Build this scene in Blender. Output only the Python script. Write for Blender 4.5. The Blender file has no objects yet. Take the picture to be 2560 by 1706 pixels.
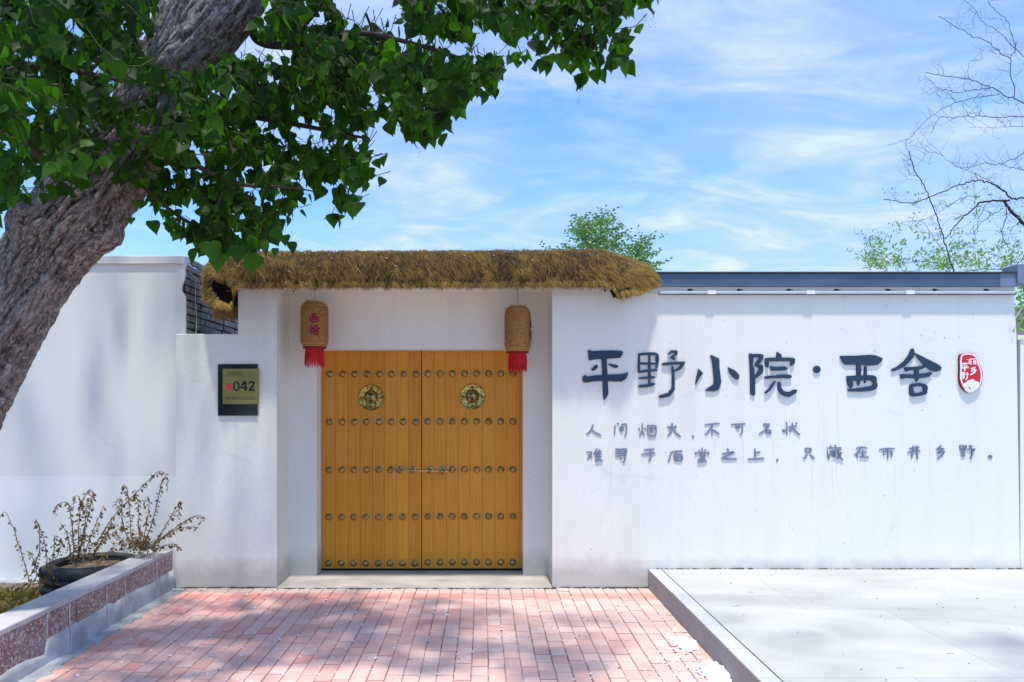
import bpy, math, random
import numpy as np
from mathutils import Vector, Matrix, Euler, noise
from mathutils.geometry import tessellate_polygon

random.seed(7); RNG = np.random.default_rng(7)
scene = bpy.context.scene
COL = scene.collection
R = math.radians

# ------------------------------------------------------------------ camera, sky, sun
F, CX, CY, H = 1800.0, 1207.0, 1012.0, 1.5875       # pixels of a 2560 wide frame; H = eye height
cam_d = bpy.data.cameras.new("camera"); cam = bpy.data.objects.new("camera", cam_d); COL.objects.link(cam)
cam_d.sensor_width = 36; cam_d.lens = F/2560*36
cam_d.shift_x = (1280-CX)/2560; cam_d.shift_y = (CY-853)/2560
cam_d.clip_start = 0.05; cam_d.clip_end = 2000
cam.location = (0, 0, H); cam.rotation_euler = (R(90), 0, 0)
scene.camera = cam

SUN_EL, SUN_AZ = 76.0, 4.0        # azimuth: degrees to the right of straight behind the camera
world = bpy.data.worlds.new("World"); scene.world = world; world.use_nodes = True

sd = bpy.data.lights.new("sun", 'SUN'); sd.energy = 2.25; sd.angle = R(2.8); sd.color = (1, .94, .84)
sun = bpy.data.objects.new("sun", sd); COL.objects.link(sun)
sdir = Vector((math.sin(R(SUN_AZ))*math.cos(R(SUN_EL)), -math.cos(R(SUN_AZ))*math.cos(R(SUN_EL)), math.sin(R(SUN_EL))))
sun.rotation_euler = sdir.to_track_quat('Z', 'Y').to_euler()
sun.location = (6, -8, 12)

scene.view_settings.view_transform = 'Standard'; scene.view_settings.look = 'None'
scene.view_settings.exposure = 1.13; scene.view_settings.gamma = 1
scene.view_settings.use_curve_mapping = False

def world_nodes():
    nt = world.node_tree; nt.nodes.clear(); N = nt.nodes.new; L = nt.links.new
    out = N('ShaderNodeOutputWorld'); bg = N('ShaderNodeBackground'); bg.inputs[1].default_value = 0.15
    sky = N('ShaderNodeTexSky'); sky.sky_type = 'NISHITA'; sky.sun_disc = False
    sky.sun_elevation = R(SUN_EL); sky.sun_rotation = R(180 - SUN_AZ)
    sky.air_density = 1.0; sky.dust_density = 0.4; sky.ozone_density = 2.5
    tc = N('ShaderNodeTexCoord'); sep = N('ShaderNodeSeparateXYZ'); L(tc.outputs['Generated'], sep.inputs[0])
    def M(op, a, b=None, c=None, clamp=False):
        n = N('ShaderNodeMath'); n.operation = op; n.use_clamp = clamp
        for i, v in enumerate((a, b, c)):
            if v is None: continue
            if isinstance(v, (int, float)): n.inputs[i].default_value = v
            else: L(v, n.inputs[i])
        return n.outputs[0]
    zz = M('ADD', M('MAXIMUM', sep.outputs[2], 0.0), 0.16)
    u = M('DIVIDE', sep.outputs[0], zz); v = M('DIVIDE', sep.outputs[1], zz)
    cmb = N('ShaderNodeCombineXYZ'); L(M('MULTIPLY', u, 0.8), cmb.inputs[0]); L(M('MULTIPLY', v, 1.3), cmb.inputs[1])
    def noise_t(scale, detail, rough, dist, off):
        a = N('ShaderNodeVectorMath'); a.operation = 'ADD'; L(cmb.outputs[0], a.inputs[0]); a.inputs[1].default_value = off
        n = N('ShaderNodeTexNoise'); n.inputs['Scale'].default_value = scale; n.inputs['Detail'].default_value = detail
        n.inputs['Roughness'].default_value = rough; n.inputs['Distortion'].default_value = dist
        L(a.outputs[0], n.inputs['Vector']); return n.outputs[0]
    n1 = noise_t(0.75, 4, .55, .6, (3.1, 7.4, 0)); n2 = noise_t(2.6, 8, .62, 1.2, (9.3, 1.2, 2)); n3 = noise_t(7, 6, .6, .4, (1, 5, 8))
    def ramp(val, lo, hi):
        r = N('ShaderNodeMapRange'); r.interpolation_type = 'SMOOTHSTEP'; L(val, r.inputs[0])
        r.inputs[1].default_value = lo; r.inputs[2].default_value = hi; return r.outputs[0]
    soft = ramp(n1, .26, .66); streak = ramp(M('ADD', M('MULTIPLY', n2, .75), M('MULTIPLY', n3, .25)), .38, .78)
    cl = M('ADD', M('MULTIPLY', soft, .56), M('MULTIPLY', streak, M('ADD', M('MULTIPLY', soft, .42), .14)), clamp=True)
    hz = ramp(sep.outputs[2], .42, .04)                      # paler towards the horizon
    cl2 = M('MAXIMUM', cl, M('MULTIPLY', hz, .55))
    tint = N('ShaderNodeMix'); tint.data_type = 'RGBA'; tint.blend_type = 'MULTIPLY'; tint.inputs[0].default_value = 1
    L(sky.outputs[0], tint.inputs[6]); tint.inputs[7].default_value = (.36, .64, .95, 1)
    mix = N('ShaderNodeMix'); mix.data_type = 'RGBA'; L(cl2, mix.inputs[0]); L(tint.outputs[2], mix.inputs[6])
    ccol = N('ShaderNodeMix'); ccol.data_type = 'RGBA'; L(streak, ccol.inputs[0])
    ccol.inputs[6].default_value = (1.85, 2.35, 3.3, 1); ccol.inputs[7].default_value = (2.85, 3.15, 3.75, 1)
    L(ccol.outputs[2], mix.inputs[7]); L(mix.outputs[2], bg.inputs[0]); L(bg.outputs[0], out.inputs[0])
world_nodes()

# ------------------------------------------------------------------ helpers
def P(px, py, Y):
    return Vector(((px-CX)*Y/F, Y, H+(CY-py)*Y/F))
def G(px, py, z=0.0):
    Y = F*(H-z)/(py-CY); return Vector(((px-CX)*Y/F, Y, z))
D = 2560/2353.0                                    # pixels of the small view to photo pixels

def wloc(o):
    v = Vector((0, 0, 0))
    while o is not None: v = v + o.location; o = o.parent
    return v
def tag(o, label=None, cat=None, group=None, kind=None):
    if label: o['label'] = label
    if cat: o['category'] = cat
    if group: o['group'] = group
    if kind: o['kind'] = kind
    return o
def empty(name, loc, label=None, cat=None, group=None, kind=None):
    o = bpy.data.objects.new(name, None); COL.objects.link(o); o.location = loc; o.empty_display_size = .05
    return tag(o, label, cat, group, kind)
def link_mesh(name, me, parent=None, loc=(0, 0, 0)):
    o = bpy.data.objects.new(name, me); COL.objects.link(o); o.parent = parent; o.location = loc; return o

class MB:
    def __init__(s): s.v = []; s.f = []; s.t = []; s.m = []
    def add(s, vs, fs, tone=.5, mat=0):
        b = len(s.v); s.v.extend([tuple(v) for v in vs])
        for f in fs:
            s.f.append([i+b for i in f]); s.t.append(tone); s.m.append(mat)
    def box(s, x0, x1, y0, y1, z0, z1, tone=.5, mat=0, bev=0.0):
        if bev <= 0:
            v = [(x0,y0,z0),(x1,y0,z0),(x1,y1,z0),(x0,y1,z0),(x0,y0,z1),(x1,y0,z1),(x1,y1,z1),(x0,y1,z1)]
            f = [(0,3,2,1),(4,5,6,7),(0,1,5,4),(1,2,6,5),(2,3,7,6),(3,0,4,7)]
        else:
            b = bev
            v = [(x0,y0,z0),(x1,y0,z0),(x1,y1,z0),(x0,y1,z0),(x0,y0,z1-b),(x1,y0,z1-b),(x1,y1,z1-b),(x0,y1,z1-b),
                 (x0+b,y0+b,z1),(x1-b,y0+b,z1),(x1-b,y1-b,z1),(x0+b,y1-b,z1)]
            f = [(0,3,2,1),(8,9,10,11),(0,1,5,4),(1,2,6,5),(2,3,7,6),(3,0,4,7),(4,5,9,8),(5,6,10,9),(6,7,11,10),(7,4,8,11)]
        s.add(v, f, tone, mat)
    def tube(s, pts, rad, n=6, tone=.5, mat=0, cap=True):
        pts = [Vector(p) for p in pts]
        if not hasattr(rad, '__len__'): rad = [rad]*len(pts)
        vs = []; fs = []; up = Vector((0, 0, 1)); prev = None
        for i, p in enumerate(pts):
            t = (pts[min(i+1, len(pts)-1)]-pts[max(i-1, 0)])
            if t.length < 1e-9: t = up.copy()
            t.normalize()
            if prev is None:
                a = t.cross(Vector((.31, .9, .2)) if abs(t.y) < .9 else Vector((1, 0, 0))); a.normalize()
            else:
                a = prev - t*prev.dot(t); a.normalize()
            prev = a; b = t.cross(a)
            for k in range(n):
                an = 2*math.pi*k/n; vs.append(p+(a*math.cos(an)+b*math.sin(an))*rad[i])
        for i in range(len(pts)-1):
            for k in range(n):
                fs.append((i*n+k, i*n+(k+1) % n, (i+1)*n+(k+1) % n, (i+1)*n+k))
        if cap:
            fs.append(tuple(range(n-1, -1, -1))); fs.append(tuple((len(pts)-1)*n+k for k in range(n)))
        s.add(vs, fs, tone, mat)
    def lathe(s, prof, c, n=24, axis='z', tone=.5, mat=0):
        vs = []; fs = []; c = Vector(c)
        for r, h in prof:
            for k in range(n):
                an = 2*math.pi*k/n; x, y = r*math.cos(an), r*math.sin(an)
                vs.append(c+(Vector((x, y, h)) if axis == 'z' else Vector((x, -h, y)) if axis == 'y' else Vector((h, x, y))))
        m = len(prof)
        for i in range(m-1):
            for k in range(n):
                fs.append((i*n+k, i*n+(k+1) % n, (i+1)*n+(k+1) % n, (i+1)*n+k))
        s.add(vs, fs, tone, mat)
    def torus(s, c, rad, r, n=28, k=6, axis='y', tilt=None, tone=.5, mat=0):
        vs = []; fs = []; c = Vector(c)
        for i in range(n):
            a = 2*math.pi*i/n
            for j in range(k):
                b = 2*math.pi*j/k; rr = rad+r*math.cos(b)
                p = Vector((rr*math.cos(a), r*math.sin(b), rr*math.sin(a))) if axis == 'y' else Vector((rr*math.cos(a), rr*math.sin(a), r*math.sin(b)))
                if tilt: p = tilt @ p
                vs.append(c+p)
        for i in range(n):
            for j in range(k):
                fs.append((i*k+j, i*k+(j+1) % k, ((i+1) % n)*k+(j+1) % k, ((i+1) % n)*k+j))
        s.add(vs, fs, tone, mat)
    def obj(s, name, mats, parent=None, smooth=False):
        off = wloc(parent) if parent is not None else Vector((0, 0, 0))
        me = bpy.data.meshes.new(name)
        me.from_pydata([(v[0]-off.x, v[1]-off.y, v[2]-off.z) for v in s.v], [], s.f)
        if not isinstance(mats, (list, tuple)): mats = [mats]
        for m in mats: me.materials.append(m)
        if len(mats) > 1: me.polygons.foreach_set('material_index', s.m)
        a = me.attributes.new('tone', 'FLOAT', 'FACE'); a.data.foreach_set('value', s.t)
        if smooth: me.polygons.foreach_set('use_smooth', [True]*len(me.polygons))
        me.update()
        return link_mesh(name, me, parent)

def np_mesh(name, V, Fq, mat, tone=None, smooth=False, parent=None, extra=None):
    """V (n,3); Fq (m,k) same-size polygons."""
    off = wloc(parent) if parent is not None else Vector((0, 0, 0))
    V = np.asarray(V, dtype=np.float32)-np.array(off, dtype=np.float32); Fq = np.asarray(Fq, dtype=np.int32)
    me = bpy.data.meshes.new(name); me.vertices.add(len(V)); me.vertices.foreach_set('co', V.ravel())
    m, k = Fq.shape; me.loops.add(m*k); me.loops.foreach_set('vertex_index', Fq.ravel())
    me.polygons.add(m); me.polygons.foreach_set('loop_start', np.arange(0, m*k, k, dtype=np.int32))
    if smooth: me.polygons.foreach_set('use_smooth', np.ones(m, dtype=bool))
    me.update(calc_edges=True); me.validate()
    me.materials.append(mat)
    if tone is not None:
        dom = 'FACE' if len(tone) == m else 'POINT'
        a = me.attributes.new('tone', 'FLOAT', dom); a.data.foreach_set('value', np.asarray(tone, dtype=np.float32))
    return link_mesh(name, me, parent)

# ------------------------------------------------------------------ materials
class Mat:
    def __init__(s, name, rough=.8, metal=0, spec=.3):
        s.m = bpy.data.materials.new(name); s.m.use_nodes = True; s.nt = s.m.node_tree
        s.b = s.nt.nodes['Principled BSDF']; s.out = s.nt.nodes['Material Output']
        s.b.inputs['Roughness'].default_value = rough; s.b.inputs['Metallic'].default_value = metal
        s.b.inputs['Specular IOR Level'].default_value = spec
        s._pos = None
    def N(s, t): return s.nt.nodes.new(t)
    def L(s, a, b): s.nt.links.new(a, b)
    def pos(s, scale=(1, 1, 1), local=False):
        if local:
            g = s.N('ShaderNodeTexCoord').outputs['Object']
        else:
            g = s.N('ShaderNodeNewGeometry').outputs['Position']
        m = s.N('ShaderNodeMapping'); s.L(g, m.inputs[0]); m.inputs['Scale'].default_value = scale
        return m.outputs[0]
    def noise(s, scale, detail=4, rough=.55, vec=None, dist=0, sc=(1, 1, 1)):
        n = s.N('ShaderNodeTexNoise'); n.inputs['Scale'].default_value = scale; n.inputs['Detail'].default_value = detail
        n.inputs['Roughness'].default_value = rough; n.inputs['Distortion'].default_value = dist
        s.L(vec if vec is not None else s.pos(sc), n.inputs['Vector']); return n.outputs[0]
    def vor(s, scale, feature='F1', sc=(1, 1, 1), out='Distance'):
        n = s.N('ShaderNodeTexVoronoi'); n.feature = feature; n.inputs['Scale'].default_value = scale
        s.L(s.pos(sc), n.inputs['Vector']); return n.outputs[out]
    def ramp(s, v, lo, hi, a=0., b=1.):
        r = s.N('ShaderNodeMapRange'); s.L(v, r.inputs[0])
        for i, x in enumerate((lo, hi, a, b)): r.inputs[i+1].default_value = x
        return r.outputs[0]
    def math(s, op, a, b, clamp=False):
        n = s.N('ShaderNodeMath'); n.operation = op; n.use_clamp = clamp
        for i, v in enumerate((a, b)):
            if isinstance(v, (int, float)): n.inputs[i].default_value = v
            else: s.L(v, n.inputs[i])
        return n.outputs[0]
    def mix(s, f, a, b, mode='MIX'):
        n = s.N('ShaderNodeMix'); n.data_type = 'RGBA'; n.blend_type = mode
        for i, v in ((0, f), (6, a), (7, b)):
            if isinstance(v, (int, float)): n.inputs[i].default_value = v
            elif isinstance(v, tuple): n.inputs[i].default_value = (*v, 1) if len(v) == 3 else v
            else: s.L(v, n.inputs[i])
        return n.outputs[2]
    def attr(s, name='tone'):
        n = s.N('ShaderNodeAttribute'); n.attribute_name = name; return n.outputs['Fac']
    def color(s, c):
        if isinstance(c, tuple): s.b.inputs['Base Color'].default_value = (*c, 1)
        else: s.L(c, s.b.inputs['Base Color'])
        return s
    def rough(s, v): s.L(v, s.b.inputs['Roughness']); return s
    def bump(s, h, strength=.3, dist=.01):
        n = s.N('ShaderNodeBump'); n.inputs['Strength'].default_value = strength; n.inputs['Distance'].default_value = dist
        s.L(h, n.inputs['Height']); s.L(n.outputs[0], s.b.inputs['Normal']); return s
def plain(name, c, rough=.7, metal=0, spec=.3, var=.15, scale=8):
    m = Mat(name, rough, metal, spec); n = m.noise(scale, 5)
    m.color(m.mix(m.ramp(n, .3, .7), tuple(x*(1-var) for x in c), tuple(min(1, x*(1+var)) for x in c))); return m.m

def plaster(name, c=(.81, .81, .745), speck=.5, stain=.5, zline=None, grime=True):
    m = Mat(name, .92, 0, .15)
    big = m.noise(.8, 3); st = m.noise(1, 5, .6, sc=(5, 5, .35)); st2 = m.noise(1, 4, .6, sc=(26, 26, .7))
    col = m.mix(m.ramp(big, .3, .7), tuple(x*.95 for x in c), c)
    col = m.mix(m.math('MULTIPLY', m.ramp(st, .5, .75), .22*stain), col, (.50, .49, .44))
    col = m.mix(m.math('MULTIPLY', m.ramp(st2, .58, .8), .16*stain), col, (.42, .41, .38))
    fine = m.noise(85, 3, .6); mid = m.noise(28, 3)
    col = m.mix(m.math('MULTIPLY', m.ramp(fine, .54, .70), .28*speck), col, (.42, .43, .46))
    g = m.N('ShaderNodeNewGeometry'); sp = m.N('ShaderNodeSeparateXYZ'); m.L(g.outputs['Position'], sp.inputs[0])
    if grime:                                                    # splash dirt at the foot
        d = m.ramp(m.math('ADD', sp.outputs[2], m.math('MULTIPLY', m.noise(6, 4), -.22)), .0, .16, 1, 0)
        col = m.mix(m.math('MULTIPLY', d, .6), col, (.36, .34, .30))
    cr = m.vor(.9, 'DISTANCE_TO_EDGE', sc=(1, 1, 1.3)); wob = m.noise(7, 5, .7)
    ck = m.math('MULTIPLY', m.ramp(m.math('ADD', cr, m.math('MULTIPLY', wob, .16)), .086, .092, 1, 0), m.ramp(m.noise(1.3, 2), .54, .62))
    col = m.mix(m.math('MULTIPLY', ck, .1), col, (.38, .37, .36))
    if zline is not None:                                        # paler tone below a level line
        s = m.ramp(sp.outputs[2], zline-.002, zline+.002, 1, 0)
        col = m.mix(m.math('MULTIPLY', s, .8), col, (.88, .875, .85))
    m.color(col); m.bump(m.math('ADD', m.math('MULTIPLY', fine, .6), mid), .35*speck+.05, .004); return m.m

W_MAIN = plaster('gate_plaster', zline=None, speck=1.0, stain=.8)
W_LEFT = plaster('old_left_plaster', (.81, .805, .75), speck=.25, stain=.5, zline=.96)
W_RIGHT = plaster('right_plaster', (.82, .82, .755), speck=.6, stain=.7)
W_SILL = plaster('coping_plaster', (.74, .73, .70), speck=.4, stain=1.2, grime=False)

m = Mat('paver_clay', .85, 0, .2); t = m.attr(); n = m.noise(1.6, 5); nn = m.noise(9, 6, .65)
c = m.mix(t, (.68, .32, .265), (.78, .49, .425)); 
c = m.mix(m.math('MULTIPLY', m.ramp(n, .42, .68), .55), c, (.70, .51, .46))
c = m.mix(m.math('MULTIPLY', m.ramp(nn, .55, .8), .5), c, (.60, .56, .54))
g = m.N('ShaderNodeNewGeometry'); sp = m.N('ShaderNodeSeparateXYZ'); m.L(g.outputs['Position'], sp.inputs[0])
c = m.mix(m.ramp(sp.outputs[0], -1.6, 1.4, 0, .5), c, (.60, .47, .42))      # dustier towards the platform
yn = m.math('ADD', sp.outputs[1], m.math('MULTIPLY', m.noise(3, 3), .10))
c = m.mix(m.math('MULTIPLY', m.ramp(yn, 6.10, 6.14), .7), c, (.50, .42, .37))   # dust drift along the wall
red = m.math('MULTIPLY', m.ramp(yn, 5.90, 5.95), m.ramp(yn, 6.10, 6.13, 1, 0))
c = m.mix(m.math('MULTIPLY', red, .45), c, (.55, .18, .14))
m.color(c); m.bump(m.noise(60, 4), .3, .003); M_PAVER = m.m
m = Mat('joint_sand', .95, 0, .1); n = m.noise(45, 4); n2 = m.noise(9, 3)
m.color(m.mix(m.ramp(n, .55, .66), m.mix(m.ramp(n2, .4, .6), (.17, .12, .10), (.45, .35, .30)), (.55, .53, .5))); m.bump(n, .5, .004); M_SAND = m.m
m = Mat('platform_stone', .8, 0, .2); n = m.noise(1.1, 5, .6, sc=(1, 2.2, 1)); n2 = m.noise(60, 4, .7); t = m.attr()
c = m.mix(m.ramp(n, .35, .65), (.375, .375, .36), (.475, .475, .46)); c = m.mix(m.math('MULTIPLY', m.ramp(n2, .5, .7), .25), c, (.36, .355, .34)); c = m.mix(m.math('MULTIPLY', m.ramp(m.noise(2.6, 6, .7), .55, .75), .35), c, (.33, .32, .29))
c = m.mix(m.math('MULTIPLY', t, .2), c, (.58, .57, .54)); m.color(c); m.bump(n2, .15, .002); M_SLAB = m.m
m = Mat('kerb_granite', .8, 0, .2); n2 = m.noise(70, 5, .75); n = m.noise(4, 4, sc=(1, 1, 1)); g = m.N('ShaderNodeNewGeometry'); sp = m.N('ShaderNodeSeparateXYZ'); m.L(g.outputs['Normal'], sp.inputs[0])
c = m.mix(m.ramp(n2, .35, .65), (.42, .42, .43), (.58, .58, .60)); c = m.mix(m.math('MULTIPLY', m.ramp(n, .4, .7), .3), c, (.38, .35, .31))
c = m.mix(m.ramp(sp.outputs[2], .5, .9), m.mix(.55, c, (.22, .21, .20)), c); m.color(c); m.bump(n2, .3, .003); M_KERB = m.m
m = Mat('red_granite', .55, 0, .4); v1 = m.vor(95, out='Color'); bw = m.N('ShaderNodeSeparateColor'); m.L(v1, bw.inputs[0]); n = m.noise(5, 4, sc=(1, 1, .5))
c = m.mix(m.ramp(bw.outputs[0], .0, 1.), (.20, .085, .075), (.36, .24, .23)); c = m.mix(m.ramp(bw.outputs[1], .72, .76), c, (.13, .10, .13)); c = m.mix(m.ramp(bw.outputs[2], .8, .84), c, (.55, .45, .44))
c = m.mix(m.math('MULTIPLY', m.ramp(n, .4, .75), .5), c, (.42, .38, .40)); m.color(c); M_GRAN = m.m
m = Mat('cement', .9, 0, .15); n = m.noise(5, 5, .6); n2 = m.noise(30, 4); c = m.mix(m.ramp(n, .35, .65), (.30, .32, .35), (.50, .53, .56))
c = m.mix(m.math('MULTIPLY', m.ramp(m.noise(2.4, 4), .56, .7), .6), c, (.20, .21, .23)); m.color(c); m.bump(n2, .4, .004); M_CEM = m.m
m = Mat('cap_concrete', .85, 0, .2); n = m.noise(3.5, 6, .65); c = m.mix(m.ramp(n, .35, .7), (.42, .40, .41), (.60, .585, .60)); c = m.mix(m.math('MULTIPLY', m.ramp(m.noise(40, 4, .7), .5, .7), .35), c, (.36, .33, .32)); m.color(c); m.bump(n, .2, .004); M_CAP = m.m
m = Mat('threshold_concrete', .85, 0, .2); n = m.noise(2.5, 6, .6, sc=(1, 2, 1)); c = m.mix(m.ramp(n, .35, .65), (.34, .31, .275), (.48, .45, .41)); m.color(c); m.bump(m.noise(50, 4), .2, .003); M_THR = m.m
M_GROUND = plain('earth_ground', (.22, .2, .18), .95, var=.3, scale=.8)
M_SOIL = plain('soil', (.13, .10, .07), .95, var=.5, scale=14)
# bamboo boards
m = Mat('bamboo_board', .42, 0, .3); t = m.attr()
x1 = m.noise(1, 2, .5, sc=(95, 1, .7)); x2 = m.noise(1, 3, .6, sc=(330, 1, 1.5))
c = m.mix(t, (.50, .175, .008), (.66, .26, .014)); c = m.mix(m.ramp(x1, .35, .65), c, m.mix(.6, c, (.74, .33, .02)))
c = m.mix(m.math('MULTIPLY', m.ramp(x1, .47, .56), .42), c, (.42, .155, .006)); c = m.mix(m.math('MULTIPLY', m.ramp(x2, .5, .64), .55), c, (.85, .45, .07))
kn = m.noise(1, 1, .5, sc=(85, 1, 55)); km = m.noise(1, 2, .5, sc=(12, 1, 7))
k = m.math('MULTIPLY', m.ramp(kn, .66, .74), m.ramp(km, .52, .60)); c = m.mix(m.math('MULTIPLY', k, .75), c, (.16, .07, .015))
m.color(c); m.bump(x2, .08, .001); m.b.inputs['Coat Weight'].default_value = .06; m.b.inputs['Coat Roughness'].default_value = .25; M_BAMBOO = m.m
m = Mat('old_brass', .28, 1, .5); n = m.noise(40, 3); m.color(m.mix(m.ramp(n, .4, .7), (.24, .165, .065), (.52, .39, .18))); M_BRASS = m.m; m.b.inputs['Roughness'].default_value = .2
m = Mat('bright_brass', .22, 1, .5); n = m.noise(60, 3); m.color(m.mix(m.ramp(n, .4, .7), (.20, .16, .03), (.70, .54, .18))); m.bump(m.vor(70), .6, .004); M_BRASS2 = m.m
M_STEEL = plain('worn_steel', (.6, .6, .58), .35, 1, .5)
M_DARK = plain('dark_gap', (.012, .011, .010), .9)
M_NAVY = plain('navy_letter_face', (.022, .048, .092), .6, 0, .3, .12, 30)
M_NAVYS = plain('navy_letter_edge', (.010, .014, .022), .6)
M_LAV = plain('grey_blue_letter_face', (.19, .225, .33), .55, 0, .4, .08, 30)
M_LAVS = plain('dark_letter_edge', (.03, .035, .05), .6)
M_REDP = plain('red_paint', (.62, .02, .03), .5, 0, .4, .08)
M_WHITE = plain('white_paint', (.82, .82, .83), .6, 0, .3, .04)
m = Mat('flashing_metal', .42, .0, .5); n = m.noise(2, 4, sc=(1, 1, 6)); m.color(m.mix(m.ramp(n, .3, .7), (.045, .085, .15), (.075, .125, .20))); M_FLASH = m.m
M_FLASH2 = plain('flashing_edge', (.05, .055, .07), .5)
M_RAIL = plain('grey_rail', (.50, .53, .58), .5, 0, .4, .08)
M_RUB = Mat('tyre_rubber', .55, 0, .35); M_RUB.color(M_RUB.mix(M_RUB.ramp(M_RUB.noise(6, 4), .45, .8), (.010, .012, .017), (.06, .068, .085))); M_RUB = M_RUB.m
M_BRICKG = Mat('grey_brick', .9, 0, .15); t = M_BRICKG.attr(); n = M_BRICKG.noise(20, 5, .6)
M_BRICKG.color(M_BRICKG.mix(M_BRICKG.ramp(n, .3, .7), M_BRICKG.mix(t, (.09, .09, .095), (.27, .27, .28)), (.26, .25, .25))); M_BRICKG.bump(n, .6, .006); M_BRICKG = M_BRICKG.m
M_MORT = plain('old_mortar', (.022, .02, .02), .95, var=.4, scale=20)
# lantern weave
m = Mat('bamboo_weave', .55, 0, .3); m.color(m.mix(m.attr(), (.28, .13, .03), (.66, .37, .13))); M_WEAVE = m.m
m = Mat('lantern_core', .7, 0, .2); m.color(m.mix(m.ramp(m.noise(60, 3), .4, .6), (.24, .11, .025), (.42, .22, .06))); M_CORE = m.m
M_MAROON = plain('maroon_print', (.30, .012, .06), .6)
M_TASS = Mat('red_tassel', .6, 0, .3); M_TASS.color(M_TASS.mix(M_TASS.attr(), (.42, .004, .008), (.75, .02, .02))); M_TASS = M_TASS.m
M_CREAM = plain('cream_rim', (.62, .48, .28), .6)
M_BLACKG = plain('black_glass', (.010, .013, .022), .18, 0, .5)
m = Mat('gold_plate', .32, .75, .5); m.color(m.mix(m.ramp(m.noise(1, 2, sc=(3, 3, 60)), .4, .6), (.28, .235, .075), (.34, .285, .10))); M_GOLD = m.m
M_INK = plain('black_ink', (.01, .01, .01), .5)
M_INKS = plain('small_print_ink', (.07, .055, .03), .6)
M_COTTON = Mat('cotton_fluff', 1, 0, 0); M_COTTON.color((.74, .74, .73)); M_COTTON = M_COTTON.m

def leafmat(name, d0, d1, tr, mixf=.35, rough=.38, spec=.5):
    m = Mat(name, rough, 0, spec); t = m.attr(); m.color(m.mix(t, d0, d1))
    tl = m.N('ShaderNodeBsdfTranslucent'); c2 = m.mix(t, tuple(x*.55 for x in tr), tr); m.L(c2, tl.inputs[0])
    mx = m.N('ShaderNodeMixShader'); mx.inputs[0].default_value = mixf
    m.L(m.b.outputs[0], mx.inputs[1]); m.L(tl.outputs[0], mx.inputs[2]); m.L(mx.outputs[0], m.out.inputs[0]); return m.m
M_LEAF = leafmat('poplar_leaf', (.004, .013, .004), (.026, .075, .006), (.11, .40, .012), .40, .5, .13)
M_LEAF2 = leafmat('young_leaf', (.05, .13, .025), (.13, .27, .05), (.25, .55, .08), .4)
M_LEAF3 = leafmat('spring_leaf', (.12, .24, .04), (.24, .40, .07), (.4, .7, .12), .4)
M_DRYL = leafmat('withered_leaf', (.08, .045, .015), (.34, .20, .07), (.3, .2, .06), .2, .7, .2)
M_GRASS = leafmat('grass_blade', (.07, .09, .02), (.30, .22, .06), (.3, .3, .06), .3, .6, .2)
M_DRYS = Mat('dry_stem', .8, 0, .2); M_DRYS.color(M_DRYS.mix(M_DRYS.attr(), (.06, .055, .05), (.22, .17, .09))); M_DRYS = M_DRYS.m
m = Mat('poplar_bark', .9, 0, .15); t = m.attr(); uvn = m.N('ShaderNodeTexCoord').outputs['UV']
def uvs(a, b_):
    mm = m.N('ShaderNodeMapping'); m.L(uvn, mm.inputs[0]); mm.inputs['Scale'].default_value = (a, b_, 1); return mm.outputs[0]
n = m.noise(1, 6, .65, vec=uvs(9, 3)); n2 = m.noise(1, 6, .7, vec=uvs(60, 22), dist=.8); n3 = m.noise(1, 5, .7, vec=uvs(140, 60)); nb = m.noise(2.2, 3)
c = m.mix(m.ramp(t, .12, .8), (.030, .026, .024), (.20, .19, .19)); c = m.mix(m.math('MULTIPLY', m.ramp(n, .45, .66), .6), c, (.105, .088, .08))
c = m.mix(m.math('MULTIPLY', m.ramp(n2, .46, .60), .8), c, (.46, .435, .42)); c = m.mix(m.math('MULTIPLY', m.ramp(n3, .50, .38), .55), c, (.03, .02, .018))
c = m.mix(m.math('MULTIPLY', m.ramp(nb, .5, .7), .4), c, (.27, .26, .26)); m.color(c)
m.bump(m.math('ADD', m.math('MULTIPLY', n2, 1.2), m.math('MULTIPLY', n3, .5)), 1.0, .014); M_BARK = m.m
M_TWIG = plain('twig_bark', (.055, .042, .038), .9, var=.3, scale=20)
M_BARE = plain('bare_branch', (.045, .04, .045), .9, var=.3, scale=10)
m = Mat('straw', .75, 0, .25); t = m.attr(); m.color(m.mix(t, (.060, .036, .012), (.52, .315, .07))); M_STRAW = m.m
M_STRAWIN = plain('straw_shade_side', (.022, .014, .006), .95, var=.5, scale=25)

# ------------------------------------------------------------------ brush strokes and characters
def smooth_line(pts, k=5):
    if len(pts) < 3:
        a, b = pts[0], pts[-1]; return [(a[0]+(b[0]-a[0])*i/k, a[1]+(b[1]-a[1])*i/k) for i in range(k+1)]
    out = []
    for i in range(len(pts)-1):
        p0 = pts[max(i-1, 0)]; p1 = pts[i]; p2 = pts[i+1]; p3 = pts[min(i+2, len(pts)-1)]
        # sharp corners stay sharp
        for j in range(k):
            t = j/k; t2 = t*t; t3 = t2*t
            out.append(tuple(.5*((2*p1[d])+(-p0[d]+p2[d])*t*.9+(2*p0[d]-5*p1[d]+4*p2[d]-p3[d])*t2*.9+(-p0[d]+3*p1[d]-3*p2[d]+p3[d])*t3*.9+ (0)) for d in (0, 1)) if False else
                       (p1[0]+(p2[0]-p1[0])*t, p1[1]+(p2[1]-p1[1])*t))
    out.append(pts[-1]); return out
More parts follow.
